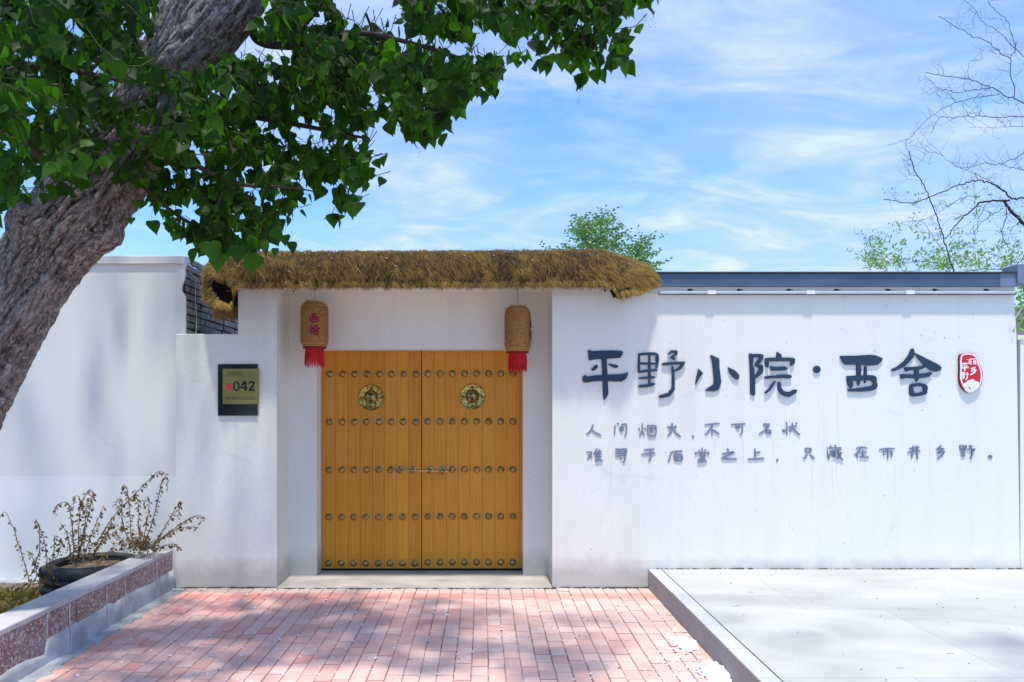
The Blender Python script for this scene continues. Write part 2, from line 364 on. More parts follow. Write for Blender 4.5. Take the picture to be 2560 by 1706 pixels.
def stroke_poly(pts, w):
    L_ = smooth_line(pts, 4); n = len(L_)
    if not hasattr(w, '__len__'): w = [w, w]
    left = []; right = []
    for i, p in enumerate(L_):
        a = L_[max(i-1, 0)]; b = L_[min(i+1, n-1)]; dx, dy = b[0]-a[0], b[1]-a[1]; d = math.hypot(dx, dy) or 1; nx, ny = -dy/d, dx/d
        f = i/(n-1)*(len(w)-1); k = min(int(f), len(w)-2); ww = (w[k]+(w[k+1]-w[k])*(f-k))/2
        if i == 0 or i == n-1: ww *= .72
        ww *= 1+.06*math.sin(i*2.3+p[0])
        left.append((p[0]+nx*ww, p[1]+ny*ww)); right.append((p[0]-nx*ww, p[1]-ny*ww))
    e0 = L_[0]; e1 = L_[-1]; s0 = L_[1]; s1 = L_[-2]
    d0 = math.hypot(e0[0]-s0[0], e0[1]-s0[1]) or 1; d1 = math.hypot(e1[0]-s1[0], e1[1]-s1[1]) or 1
    tip0 = (e0[0]+(e0[0]-s0[0])/d0*w[0]*.3, e0[1]+(e0[1]-s0[1])/d0*w[0]*.3); tip1 = (e1[0]+(e1[0]-s1[0])/d1*w[-1]*.3, e1[1]+(e1[1]-s1[1])/d1*w[-1]*.3)
    return left, right, tip0, tip1
def prism(mb, poly, place, y0, y1, mf=0, ms=1, tone=.5):
    """poly: 2-D outline; place(pt, Y) -> world; y0 front, y1 back."""
    n = len(poly); vf = [place(p, y0) for p in poly]; vb = [place(p, y1) for p in poly]
    tris = tessellate_polygon([[Vector((p[0], p[1], 0)) for p in poly]])
    mb.add(vf, [tuple(t) for t in tris], tone, mf)
    mb.add(vf+vb, [(i, (i+1) % n, n+(i+1) % n, n+i) for i in range(n)], tone, ms)
def ribbon(mb, pts, w, place, y0, y1, mf=0, ms=1, tone=.5):
    l, r, t0, t1 = stroke_poly(pts, w); n = len(l)
    loop = [t0]+l+[t1]+r[::-1]
    vf = [place(p, y0) for p in loop]; vb = [place(p, y1) for p in loop]; N_ = len(loop)
    f = [(0, 1, N_-1)]+[(1+i, 2+i, N_-2-i, N_-1-i) for i in range(n-1)]+[(n, n+1, n+2)]
    mb.add(vf, f, tone, mf); mb.add(vf+vb, [(i, (i+1) % N_, N_+(i+1) % N_, N_+i) for i in range(N_)], tone, ms)

# ------------------------------------------------------------------ ground and paving
YW = 6.24                                # front plane of the gate wall
gb = MB(); gb.add([(-300, -300, -.06), (300, -300, -.06), (300, 300, -.06), (-300, 300, -.06)], [(0, 1, 2, 3)])
tag(gb.obj('ground', M_GROUND), kind='structure')
path = empty('paved_path', (0, 5, 0), kind='structure')
jb = MB(); jb.add([(-2.575, -1, -.012), (1.433, -1, -.012), (1.433, YW+.02, -.012), (-2.575, YW+.02, -.012)], [(0, 1, 2, 3)])
jb.obj('joint_sand', M_SAND, path)
variants = []
for i in range(14):
    b = MB(); b.box(-.0476, .0476, -.0640, .0640, -.04, 0, RNG.random(), 0, .004)
    o = b.obj('paver_template', M_PAVER); variants.append(o.data); bpy.data.objects.remove(o)
spots = []
x = -2.526
ci = 0
while x < 1.395:
    off = random.choice((0, .069, .03))+random.uniform(-.02, .02); y = YW-.075+off
    while y > -.9:
        spots.append((x+.002*math.sin(y*3+ci), y)); y -= .1380+random.uniform(-.001, .002)
    x += .1003; ci += 1
def inframe(x, y, z=0):
    if y < .3: return False
    px = CX+x*F/y; py = CY+(H-z)*F/y
    return 0 <= px <= 2560 and 0 <= py <= 1706
vis = sorted([s for s in spots if inframe(*s) and s[1] < YW-.06], key=lambda s: s[1])
near = set(vis[:300]); jm = MB()
for s in spots:
    dz = random.uniform(-.004, .002); rz = random.uniform(-.012, .012)
    if s in near:
        o = link_mesh('paver', random.choice(variants), path, (s[0], s[1]-5, dz)); o.rotation_euler = (random.uniform(-.01, .01), random.uniform(-.01, .01), rz)
    else:
        y1 = min(s[1]+.0640, YW-.004)
        if y1-(s[1]-.0655) < .02: continue
        jm.box(s[0]-.0476, s[0]+.0476, s[1]-.0640, y1, -.04, dz, RNG.random(), 0, .004)
tag(jm.obj('paver', M_PAVER, path), kind='stuff')

# concrete strip between paving and planter
b = MB(); b.box(-2.68, -2.5755, -1, YW-.02, -.05, -.001)
for i in range(60):
    y = -0.5+i*.112; b.box(-2.58, -2.5755+random.uniform(.0, .03), y, y+random.uniform(.05, .11), -.02, .002+random.uniform(0, .0015))
tag(b.obj('concrete_strip', M_CEM), kind='structure')

# threshold slab inside the gate
b = MB(); b.box(-1.78, .60, YW-.03, 6.9, -.05, .012, .5, 0, .004); thr = tag(b.obj('threshold', M_THR), kind='structure')

# raised platform with kerb stones
plat = empty('platform', (3.5, 5, 0), kind='structure')
b = MB(); b.box(1.545, 9.0, -2, YW-.002, -.05, .152); b.obj('platform_base', M_CEM, plat)
ks = []
y = YW-.004; first = .68
while y > -2:
    L_ = first if first else .45; first = 0
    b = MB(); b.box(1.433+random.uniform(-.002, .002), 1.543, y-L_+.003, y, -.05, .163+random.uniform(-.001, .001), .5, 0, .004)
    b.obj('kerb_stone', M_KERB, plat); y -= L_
yy = YW-.006; iy = 0
while yy > -1.5:
    xx = 1.549; ix = 0; dy = 1.24
    while xx < 8.9:
        dx = 1.24 if (ix or iy % 2) else .7
        if inframe(xx, yy, .163) or inframe(xx+dx, yy-dy, .163) or inframe(xx, yy-dy, .163):
            b = MB(); b.box(xx, xx+dx-.0018, yy-dy+.0018, yy, .12, .1630+random.uniform(-.0006, .0006), random.random(), 0, .0012); b.obj('stone_slab', M_SLAB, plat)
        xx += dx; ix += 1
    yy -= dy; iy += 1

# ------------------------------------------------------------------ planter on the left
pl = empty('planter_wall', (-2.8, 4.5, 0), 'low planter wall with red granite facing and pale concrete cap beside the paved path', 'wall')
b = MB(); b.box(-2.86, -2.70, -1, YW-.01, -.05, .30); b.obj('core', M_CEM, pl)
y = 6.225
while y > 2.5:
    b = MB(); dx = random.uniform(-.002, .002); b.box(-2.70, -2.682+dx, y-.242, y, .03, .299, .5, 0, .001); b.obj('granite_panel', M_GRAN, pl); y -= .2455
b = MB(); n = 150; ys = [6.228-i*(3.8/n) for i in range(n+1)]                     # smeared cement over the panel feet
top = []
for y in ys:
    h = .148 if y > 4.42 else .060+.02*math.sin(y*5)
    h += .018*noise.noise(Vector((y*3, 0, 3)))+.008*noise.noise(Vector((y*14, 1, 0)))
    if 5.1 < y < 5.2: h += .01
    top.append(h)
vs = []; fs = []
for y, h in zip(ys, top):
    bul = .004*noise.noise(Vector((y*8, 2, 0)))
    vs += [(-2.668+bul, y, -.01), (-2.672+bul, y, h*.6), (-2.6775, y, h), (-2.684, y, h+.003)]
for i in range(n):
    for k in range(3): fs.append((i*4+k, i*4+k+1, (i+1)*4+k+1, (i+1)*4+k))
b.add(vs, fs); tag(b.obj('cement_skirt', M_CEM, pl, True))
for y0 in (4.43, 4.67, 5.13, 5.40, 5.92):                                         # lime runs in the seams
    b = MB(); vs = []; fs = []; k = 8
    for i in range(k+1):
        z = .298-i/k*.26; w = .006+.004*noise.noise(Vector((z*20, y0, 0)))+.003*(i/k); xx = -2.6795+(.011 if z < .15 and y0 > 4.5 else .0)
        if y0 < 4.5 and z < .13: xx = -2.676
        vs += [(xx, y0-w, z), (xx, y0+w, z)]
    for i in range(k): fs.append((i*2, i*2+1, i*2+3, i*2+2))
    b.add(vs, fs); b.obj('lime_run', M_WHITE if False else plain('lime', (.55, .54, .56), .9), pl)
b = MB(); b.box(-2.892, -2.683, 4.42, YW-.008, .302, .334, .5, 0, .004); b.obj('cap_slab', M_CAP, pl)
b = MB(); b.box(-2.892, -2.684, -1, 4.417, .301, .333, .5, 0, .004); b.obj('cap_slab', M_CAP, pl)

# soil bed
nx, ny = 40, 40; V = []; Fc = []
for i in range(nx+1):
    for j in range(ny+1):
        x = -8+i*(5.14/nx); y = 2+j*(4.3/ny); V.append((x, y, .045+.035*noise.noise(Vector((x*1.5, y*1.5, 0)))+.012*noise.noise(Vector((x*7, y*7, 3)))))
for i in range(nx):
    for j in range(ny): a = i*(ny+1)+j; Fc.append((a, a+ny+1, a+ny+2, a+1))
soil = tag(np_mesh('soil_bed', V, Fc, M_SOIL, np.full(len(Fc), .5), True), kind='structure')
# grass and litter
vs = []; tn = []
for i in range(5200):
    x = random.uniform(-3.95, -2.92); y = random.uniform(4.1, 6.0)
    if random.random() < .25+.5*noise.noise(Vector((x*3, y*3, 0))) + (.35 if y > 5.6 else 0): continue
    z0 = .045+.035*noise.noise(Vector((x*1.5, y*1.5, 0)))-.005; a = random.uniform(0, 6.28); h = random.uniform(.02, .085); l = random.uniform(.02, .09); w = random.uniform(.0015, .0035)
    dx, dy = math.cos(a), math.sin(a)
    vs += [(x-dy*w, y+dx*w, z0), (x+dy*w, y-dx*w, z0), (x+dx*l*.5+dy*w*.8, y+dy*l*.5-dx*w*.8, z0+h*.8), (x+dx*l, y+dy*l, z0+h*.75)]
    tn.append(min(1, max(0, random.gauss(.5, .3))))
np_mesh('grass', np.array(vs), np.arange(len(vs)).reshape(-1, 4), M_GRASS, tn)['kind'] = 'stuff'
# rubble edge at the foot of the left wall
b = MB()
for i in range(160):
    x = random.uniform(-4.6, -3.0); y = 6.3-abs(random.gauss(0, .05))-.02; s = random.uniform(.008, .03); z = .05
    b.box(x-s*1.6, x+s*1.6, y-s, y+s, z-.02, z+s*.8, random.random(), 0, s*.3)
tag(b.obj('rubble', M_CEM), kind='stuff')

# tyre
ty = empty('tyre', (-3.20, 5.9, .04), 'old black car tyre lying flat as a planter behind the low wall', 'tyre')
prof = [(.262, .20), (.262, .250), (.275, .268), (.300, .275), (.330, .268), (.352, .245), (.366, .20), (.3700, .192), (.3600, .186), (.372, .178), (.373, .135), (.362, .130), (.373, .124), (.371, .07), (.362, .064), (.369, .058), (.35, .01), (.30, -.005), (.262, .0)]
b = MB(); b.lathe(prof, (-3.20, 5.9, .04), 72); b.obj('tread_and_sidewall', M_RUB, ty, True)
b = MB(); b.torus((-3.20, 5.9, .04+.272), .312, .004, 64, 6, 'z'); b.torus((-3.20, 5.9, .04+.255), .268, .010, 64, 6, 'z'); b.obj('bead', M_RUB, ty, True)
b = MB(); b.lathe([(0, .235), (.1, .238), (.2, .228), (.262, .215), (.265, .1)], (-3.20, 5.9, .04), 40); b.obj('soil', plain('tyre_soil', (.22, .15, .09), .95, var=.4, scale=30), ty)
b = MB()
for k in range(90):
    a = k/90*6.283; b.box(-.0025, .0025, -.005, .001, -.02, .02)
    base = len(b.v)-8
    for i in range(8):
        v = b.v[base+i]; r = .3705-v[1]; aa = a+v[0]/.37; b.v[base+i] = (-3.2+r*math.cos(aa), 5.9+r*math.sin(aa), .04+.222+v[2])
tag(b.obj('shoulder_ribs', M_RUB, ty), kind='stuff')

# ------------------------------------------------------------------ left wall
lw = empty('courtyard_wall', (-3.5, 6.3, 0), 'tall plain white plastered wall behind the leaning tree, grey bricks bared on its right end', 'wall')
XE = -2.604
b = MB(); z1 = 2.82; n = 60
edge = []
for i in range(n+1):
    z = -.05+(z1+.05)*i/n; e = XE+ (0.0 if z < 2.1 else .006*noise.noise(Vector((z*18, 0, 0)))+.004*noise.noise(Vector((z*50, 0, 5))))
    if 2.58 < z < 2.64: e -= .028
    if 2.64 <= z < 2.70: e -= .010
    edge.append((e, z))
poly = [(-12, -.05)]+edge+[(-12, z1)]
def pw(p, y): return Vector((p[0], y, p[1]))
prism(b, poly, pw, 6.30, 6.325, 0, 0); b.obj('plaster_face', W_LEFT, lw)
b = MB(); b.box(-12, XE-.012, 6.3255, 9.5, -.05, 2.81); b.obj('masonry_core', M_MORT, lw)
b = MB(); b.box(-12, XE-.004, 6.288, 6.45, 2.82, 2.888, .5, 0, .006); b.obj('coping', W_SILL, lw)
courses = 11
for c_ in range(courses+1):
    z = 2.14+c_*.0635; y = 6.327 + (random.uniform(-.09, -.01) if c_ % 2 else -.01); 
    y = 6.327
    k = c_ % 2
    while y < 9.2:
        L_ = (.115 if (k+random.choice((0, 0, 1))) % 2 else .235)*random.uniform(.92, 1.05); k += 1
        if c_ >= courses-0 and y > 8.2: break
        x1 = XE-.001+random.uniform(-.008, .006); jz = random.uniform(-.003, .003)
        droop = 0
        b = MB(); g_ = random.uniform(.009, .022)
        zt = z+.0635-random.uniform(.010, .020)
        xs = [x1-.03, x1]
        v = []
        for (xa, ya, za) in ((xs[0], y, z), (xs[1], y+.002, z), (xs[1], y+L_-g_, z), (xs[0], y+L_-g_, z), (xs[0], y, zt), (xs[1], y+.002, zt), (xs[1], y+L_-g_, zt), (xs[0], y+L_-g_, zt)):
            v.append((xa+random.uniform(-.005, .005), ya+random.uniform(-.007, .007), za+jz+random.uniform(-.005, .005)))
        b.add(v, [(0,3,2,1),(4,5,6,7),(0,1,5,4),(1,2,6,5),(2,3,7,6),(3,0,4,7)], random.random()); b.obj('brick', M_BRICKG, lw)
        y += L_
b = MB(); pts = [P(462, 655, 6.28)]+[P(455+7*i, 655+1.2*i*i, 6.285+.02*i) for i in range(1, 5)]+[P(481, 700, 6.6), P(480, 765, 6.5), P(483, 790, 6.5), P(479, 835, 6.5)]
b.tube([(-6, 6.284, 2.822), (-3.2, 6.284, 2.820), (-2.68, 6.284, 2.822), (-2.60, 6.31, 2.80), (-2.592, 6.5, 2.72), (-2.594, 6.50, 2.5), (-2.590, 6.52, 2.35), (-2.593, 6.5, 2.19)], .0035, 5); 
tag(b.obj('cable', plain('old_cable', (.55, .52, .46), .8)), 'thin pale cable running under the coping and down the bare bricks', 'cable')

# ------------------------------------------------------------------ gate wall
gw = empty('gate_wall', (-.5, YW, 0), 'white roughcast gate wall with pillars and recess around the wooden double door', 'wall')
XL, XR, XJL, XJR = -1.785, .603, -1.533, .373
YI, YD, ZS, ZL = 6.65, 6.83, 2.618, 2.098
b = MB(); b.box(-2.66, -2.12, YW, 6.52, -.05, 2.20, .5, 0, .006); b.box(-2.1202, XL, YW+.0002, 7.1, -.05, 2.66); b.obj('left_pillar', W_MAIN, gw)
b = MB(); b.box(XL, XJL, YI, 7.1, -.05, ZS-.001); b.obj('left_jamb', W_MAIN, gw)
b = MB(); b.box(XJR, XR, YI, 7.1, -.05, ZS-.001); b.obj('right_jamb', W_MAIN, gw)
b = MB(); b.box(XJL+.0002, XJR-.0002, YI+.0015, 7.1, ZL, ZS-.001); b.obj('lintel', W_MAIN, gw)
b = MB(); b.box(XL, XR, YW+.004, 7.1, ZS, 2.70); b.obj('soffit', W_MAIN, gw)
b = MB(); b.box(XR, 1.60, YW, 7.1, -.05, 2.66); b.obj('right_pillar', W_RIGHT, gw)
# right wall
rw = empty('lettered_wall', (3, YW, 0), 'long white wall carrying the dark characters, topped with blue metal flashing', 'wall')
b = MB(); prism(b, [(1.60, -.05), (4.66, -.05), (4.625, 2.19), (4.60, 2.60), (4.595, 2.68), (1.60, 2.68)], pw, YW+.0003, 6.62, 0, 0); b.obj('plaster_face', W_RIGHT, rw)
zA = H+(CY-683)/288.5; zB = H+(CY-718)/288.5
b = MB(); b.box(1.1, 4.45, YW-.045, 6.66, zB, zA-.012, .5, 0, .003); b.obj('flashing', M_FLASH, rw)
b = MB(); b.box(1.1, 4.60, YW-.058, 6.68, zA-.011, zA+.002); b.obj('flashing_lip', M_FLASH2, rw)
b = MB(); b.box(4.4505, 4.598, YW-.047, 6.66, zB-.002, zA-.012); b.box(4.585, 4.80, YW-.070, YW+.12, 2.63, 2.795, .5, 0, .006); b.obj('corner_flashing', plain('pale_flashing', (.17, .21, .29), .35, 0, .5), rw)
b = MB(); b.box(1.45, 4.60, YW-.012, YW+.0, zB-.062, zB-.001); b.obj('white_band', W_SILL, rw)
lr = empty('light_rail', (3, YW-.03, 2.56), 'thin grey rail with small white clips running under the blue flashing', 'rail')
z0 = H+(CY-733)/288.5
b = MB(); b.box(1.52, 4.58, YW-.040, YW-.0125, z0-.012, z0+.010, .5, 0, .004); b.obj('rail', M_RAIL, lr)
b = MB(); b.box(1.52, 4.60, YW-.043, YW-.0125, z0-.018, z0-.0125); b.obj('rail_edge', M_FLASH2, lr)
for px in (1779, 2026, 2275):
    b = MB(); x = (px-CX)/290.5; b.box(x-.036, x+.036, YW-.05, YW-.0405, z0-.016, z0+.014, .5, 0, .002); b.obj('clip', M_WHITE, lr)
for px in (1727, 1850, 1974, 2094, 2222, 2340, 2468):
    b = MB(); x = (px-CX)/289.5; b.box(x-.022, x+.008, YW-.02, YW-.0125, z0+.018, z0+.032); b.box(x, x+.028, YW-.019, YW-.0125, z0+.022, z0+.027); b.obj('screw_bracket', M_DARK, lr)
lo = empty('low_wall', (5.5, YW, 0), 'lower stretch of white wall past the end of the lettered wall', 'wall')
b = MB(); b.box(4.66, 9, YW+.001, 6.5, -.05, 2.15); b.obj('plaster_face', W_RIGHT, lo)
b = MB(); b.box(4.63, 9, YW-.01, 6.55, 2.1505, 2.19); b.obj('coping', plain('cream_coping', (.74, .71, .58), .8), lo)
b = MB(); b.box(4.9, 9, 7.6, 7.7, 0, 2.62); tag(b.obj('backyard_wall', plain('grey_render', (.34, .33, .33), .9)), 'grey rendered wall glimpsed behind the end of the white wall', 'wall')
# dirt line along wall feet
b = MB()
for i in range(420):
    u = random.random()
    if u < .30: x = random.uniform(-2.6, XL); y = YW; z = 0
    elif u < .5: x = random.uniform(XR, 1.43); y = YW; z = 0
    elif u < .8: x = random.uniform(1.5, 5.2); y = YW; z = .163
    else: x = random.uniform(XL, XR); y = YW-.03; z = 0
    s = random.uniform(.002, .008); b.box(x-s*2.5, x+s*2.5, y-s*1.5-.002, y-.001, z-.003, z+s*random.uniform(.4, 1.3), random.random())
tag(b.obj('dirt', plain('wall_foot_dirt', (.09, .08, .065), .95, var=.5, scale=20)), kind='stuff')
# dark nail heads and chips on plaster
b = MB()
for i in range(46):
    x = random.uniform(.7, 4.4); z = random.uniform(.3, 2.5); s = random.uniform(.0012, .003)
    b.box(x-s, x+s, YW-.003, YW+.001, z-s, z+s)
for px, py, Y in ((1512, 726, YW), (735, 727, 6.5)):
    p = P(px, py, Y); b.box(p.x-.006, p.x+.006, Y-.02, Y, p.z-.012, p.z+.006)
tag(b.obj('specks', M_DARK), kind='stuff')

# ------------------------------------------------------------------ door
door = empty('double_door', (-.577, YD, .03), 'closed golden bamboo double door with five rows of brass studs', 'door')
def door_z(py): return H+(CY-py)/263.5
def door_x(px): return (px-CX)/263.5
ZB, ZT = .034, 2.13
edgesL = [780+x/4.0204 for x in (84, 108, 235, 362, 485, 607, 730, 853, 973, 1098)]
edgesR = [780+x/4.0204 for x in (1104, 1225, 1347, 1470, 1590, 1713, 1837, 1960, 2085, 2122)]
for ed, nm in ((edgesL, 'door_leaf'), (edgesR, 'door_leaf')):
    lb = MB(); lb.box(door_x(ed[0])+.001, door_x(ed[-1])-.001, YD+.006, YD+.05, ZB, ZT); leaf = lb.obj(nm, plain('door_core', (.10, .05, .012), .7), door)
    for i in range(len(ed)-1):
        b = MB(); x0, x1 = door_x(ed[i]), door_x(ed[i+1]); g_ = .0006
        tone = random.uniform(.0, 1.0)+(.12 if nm and ed is edgesR else -.05)
        yo = random.uniform(0, .0012)
        vs = [(x0+g_, YD+yo+.002, ZB), (x0+g_+.001, YD+yo, ZB), (x1-g_-.001, YD+yo, ZB), (x1-g_, YD+yo+.002, ZB), (x1-g_, YD+.0055, ZB), (x0+g_, YD+.0055, ZB)]
        vs2 = [(a, c_, ZT) for a, c_, _ in vs]
        n = 6; b.add(vs+vs2, [(i_, (i_+1) % n, n+(i_+1) % n, n+i_) for i_ in range(n)]+[tuple(range(n-1, -1, -1)), tuple(range(n, 2*n))], tone)
        b.obj('board', M_BAMBOO, leaf)
b = MB(); b.box(XJL-.002, XJR+.002, YD+.055, YD+.08, .0, 2.2); b.box(XJL, XJR, YD+.002, YD+.05, .0125, .031); b.obj('back_gap', M_DARK, door)
stud = MB(); stud.lathe([(.0325, 0), (.0330, .003), (.0298, .0065), (.0265, .0060), (.0245, .0125), (.0190, .0185), (.0125, .0215), (.0102, .0198), (.0080, .0210), (.0052, .026), (.0008, .0275)], (0, 0, 0), 22, 'y')
so = stud.obj('stud_template', M_BRASS, None, True); SM = so.data; bpy.data.objects.remove(so)
cols = [[170, 298, 420, 543, 668, 788, 912, 1037], [1163, 1287, 1410, 1532, 1655, 1775, 1897, 2018]]
rows = [(860*D, 860*D-1), (970*D, 969*D), (1080*D, 1079.5*D), (1188.5*D, 1187*D), (1294*D, 1292*D)]
dl = [o for o in door.children if o.name.startswith('door_leaf')]
for ri, (ya, yb) in enumerate(rows):
    k = 0
    for side in (0, 1):
        for ci, xz in enumerate(cols[side]):
            shift = (0.0+(4-ri)*.45) ; px = 780+xz/4.0204+(3-ri)*.9*(1 if side == 0 else .1)
            if ri == 2 and ((side == 0 and ci >= 6) or (side == 1 and ci <= 1)): continue
            py = (ya if side == 0 else yb)
            o = link_mesh('stud', SM, dl[side], (door_x(px)-wloc(dl[side]).x, YD-.0005-wloc(dl[side]).y, door_z(py)-wloc(dl[side]).z))
            o.rotation_euler = (0, random.uniform(0, 6.28), 0)
# horizontal seams at stud rows (thin saw lines)
for side in (0, 1):
    b = MB(); ed = edgesL if side == 0 else edgesR
    for ri in (0, 2): z = door_z(rows[ri][side]); b.box(door_x(ed[0])+.002, door_x(ed[-1])-.002, YD-.0006, YD+.001, z-.0008, z+.0008)
    b.obj('saw_line', plain('saw_line', (.12, .055, .015), .7), dl[side])

# bolt
bolt = empty('door_bolt', (door_x(1035), YD-.03, door_z(1176)), 'thin bronze bolt bar threaded through four round brackets across both door leaves', 'bolt')
zc = door_z(1176)
bx = [960+x/11.765 for x in (465, 848, 1356, 1730)]; bz = [1120+y/11.765 for y in (650, 652, 658, 672)]
for px, py in zip(bx, bz):
    b = MB(); c0 = (door_x(px), YD, door_z(py)); b.lathe([(.0365, 0), (.0368, .004), (.031, .0062), (.02, .0064), (.012, .014), (.009, .024)], c0, 26, 'y')
    b.lathe([(.0005, .022), (.010, .024), (.0165, .031), (.0185, .040), (.0165, .049), (.010, .056), (.0005, .058)], c0, 20, 'y'); b.obj('bracket', M_BRASS, bolt, True)
b = MB(); b.tube([(door_x(977), YD-.040, door_z(1175.5)), (door_x(1118), YD-.040, door_z(1177.6))], .0052, 10); b.lathe([(.0005, 0), (.009, .004), (.011, .012), (.008, .02), (.0005, .024)], (door_x(1114), YD-.04, door_z(1177.6)), 14, 'x'); b.obj('rod', plain('rod_bronze', (.72, .58, .38), .25, 1, .5), bolt, True)
lock = empty('key_chain', (door_x(985.5), YD-.05, door_z(1180)), 'short steel chain hanging from the left end of the bolt bar', 'chain')
for k in range(5):
    b = MB(); z = door_z(1179+k*3.6); b.torus((door_x(985.5), YD-.045, z), .006, .002, 12, 5, 'y' if k % 2 else 'y'); b.obj('link', M_STEEL, lock, True)

# lion knockers
def knocker(px, py, label):
    e = empty('door_knocker', (door_x(px), YD, door_z(py)), label, 'door knocker', 'brass door knockers')
    c0 = (door_x(px), YD-.0005, door_z(py)); s = 1.0
    b = MB(); b.lathe([(.122, 0), (.1215, .007), (.116, .009), (.112, .0055), (.09, .0045), (.065, .006), (.058, .006)], c0, 48, 'y'); b.obj('plate', M_BRASS2, e, True)
    b = MB()
    for k in range(56):
        a = k/56*6.283; p = (c0[0]+.118*math.cos(a), c0[1]-.008, c0[2]+.118*math.sin(a)); b.lathe([(.0035, 0), (.0028, .0028), (.0003, .004)], p, 6, 'y')
    for k in range(8):
        a = k/8*6.283+.39
        for (rr, s2) in ((.074, .0045), (.096, .006)): b.lathe([(s2, 0), (s2*.7, s2*.8), (.0003, s2*1.2)], (c0[0]+rr*math.cos(a), c0[1]-.004, c0[2]+rr*math.sin(a)), 7, 'y')
    b.obj('beading', M_BRASS2, e, True)
    for k in range(4):
        a = k*math.pi/2; b = MB()
        for j in range(7): 
            a2 = j/7*6.283; b.lathe([(.0075, 0), (.005, .006), (.0005, .009)], (c0[0]+.09*math.cos(a)+.012*math.cos(a2), c0[1]-.004, c0[2]+.09*math.sin(a)+.012*math.sin(a2)), 6, 'y')
        b.obj('flower_relief', M_BRASS2, e, True)
    b = MB(); b.lathe([(.066, .0), (.066, .008), (.060, .016), (.050, .028), (.034, .040), (.018, .047), (.0005, .050)], (c0[0]-.002, c0[1], c0[2]+.006), 36, 'y')
    for sx in (-1, 1):
        b.lathe([(.012, 0), (.010, .006), (.0005, .010)], (c0[0]+sx*.022-.002, c0[1]-.033, c0[2]+.022), 10, 'y')
    b.lathe([(.016, 0), (.013, .012), (.0005, .018)], (c0[0]-.002, c0[1]-.038, c0[2]-.006), 12, 'y')
    b.obj('lion_head', M_BRASS, e, True)
    b = MB(); b.box(c0[0]-.014, c0[0]+.010, c0[1]-.052, c0[1]-.02, c0[2]-.036, c0[2]-.022, .5, 0, .004); b.obj('mouth', M_DARK, e)
    b = MB(); b.torus((c0[0]-.002, c0[1]-.040, c0[2]-.066), .040, .0052, 36, 8, 'y', Matrix.Rotation(R(-8), 3, 'X')); b.obj('ring', M_BRASS, e, True)
knocker(928.5, 994.5, 'round brass lion head knocker with ring on the left door leaf')
knocker(1181.5, 992.5, 'round brass lion head knocker with ring on the right door leaf')

# ------------------------------------------------------------------ number plaque
pq = empty('number_plaque', (-2.12, YW-.01, 1.7), 'black glass plaque with offset gold plate reading 042 on the left pillar', 'plaque')
yq = YW-.028
def q(zx, zy, Y=yq): return P(520+zx/8.712, 880+zy/8.712, Y)
a, c_ = q(218, 268, YW-.012), q(1078, 1390, YW-.012)
b = MB(); b.box(a.x, c_.x, YW-.014, YW-.0005, c_.z, a.z, .5, 0, 0); b.obj('backing', M_BLACKG, pq)
a, c_ = q(318, 370), q(1098, 1138)
b = MB(); b.box(a.x, c_.x, yq, YW-.0145, c_.z, a.z); gp = b.obj('gold_plate', M_GOLD, pq)
def qp(p, Y): return q(p[0], p[1], Y)
b = MB(); yy_ = yq-.001
def ringpoly(mb, cx, cy, rx, ry, wx, wy, place, y0, y1):
    n = 28; o = [place((cx+rx*math.cos(i/n*6.2832), cy+ry*math.sin(i/n*6.2832)), y0) for i in range(n)]; i_ = [place((cx+(rx-wx)*math.cos(i/n*6.2832), cy+(ry-wy)*math.sin(i/n*6.2832)), y0) for i in range(n)]
    o2 = [place((cx+rx*math.cos(i/n*6.2832), cy+ry*math.sin(i/n*6.2832)), y1) for i in range(n)]; i2 = [place((cx+(rx-wx)*math.cos(i/n*6.2832), cy+(ry-wy)*math.sin(i/n*6.2832)), y1) for i in range(n)]
    mb.add(o+i_, [(k, (k+1) % n, n+(k+1) % n, n+k) for k in range(n)], .5, 0)
    mb.add(o+o2, [(k, (k+1) % n, n+(k+1) % n, n+k) for k in range(n)], .5, 1); mb.add(i_+i2, [(k, (k+1) % n, n+(k+1) % n, n+k) for k in range(n)], .5, 1)
ringpoly(b, 617, 750, 74, 112, 38, 30, qp, yy_, yq-.0003)
prism(b, [(770, 640), (838, 640), (838, 765), (862, 765), (862, 803), (838, 803), (838, 852), (793, 852), (793, 803), (706, 803), (706, 770)], qp, yy_, yq-.0003, 0, 0)
prism(b, [(882, 690), (895, 655), (930, 634), (975, 634), (1010, 660), (1016, 705), (1000, 745), (962, 790), (940, 812), (1020, 812), (1020, 853), (880, 853), (880, 820), (935, 755), (966, 715), (966, 690), (950, 675), (925, 680), (905, 700)], qp, yy_-.0002, yq-.0003, 0, 0)
b.obj('digits', [M_INK, M_INK], gp)
b = MB(); prism(b, [(740, 800-35), (776, 715), (790, 715), (790, 765)], qp, yy_-.0006, yy_-.0001, 0, 0); b.obj('counter_of_four', M_GOLD, gp)
b = MB(); prism(b, [(378, 698), (512, 698), (512, 828), (378, 828)], qp, yy_, yq-.0003, 0, 0); b.obj('red_seal', M_REDP, gp)
b = MB()
for s_ in ([(395, 720), (425, 720)], [(410, 715), (410, 755)], [(455, 715), (455, 755)], [(440, 735), (495, 735)], [(400, 780), (400, 810)], [(395, 790), (430, 790)], [(450, 780), (495, 780)], [(470, 775), (470, 812)], [(395, 745), (430, 745)], [(450, 805), (495, 805)]):
    ribbon(b, s_, 7, qp, yy_-.0005, yy_-.0001, 0, 0)
b.obj('seal_carving', M_GOLD, gp)
for x0, x1, z_ in ((325, 768, 502), (322, 1090, 1032)):
    b = MB(); prism(b, [(x0, z_-5), (x1, z_-5), (x1, z_+5), (x0, z_+5)], qp, yy_, yq-.0003, 0, 0); b.obj('rule_line', M_INKS, gp)
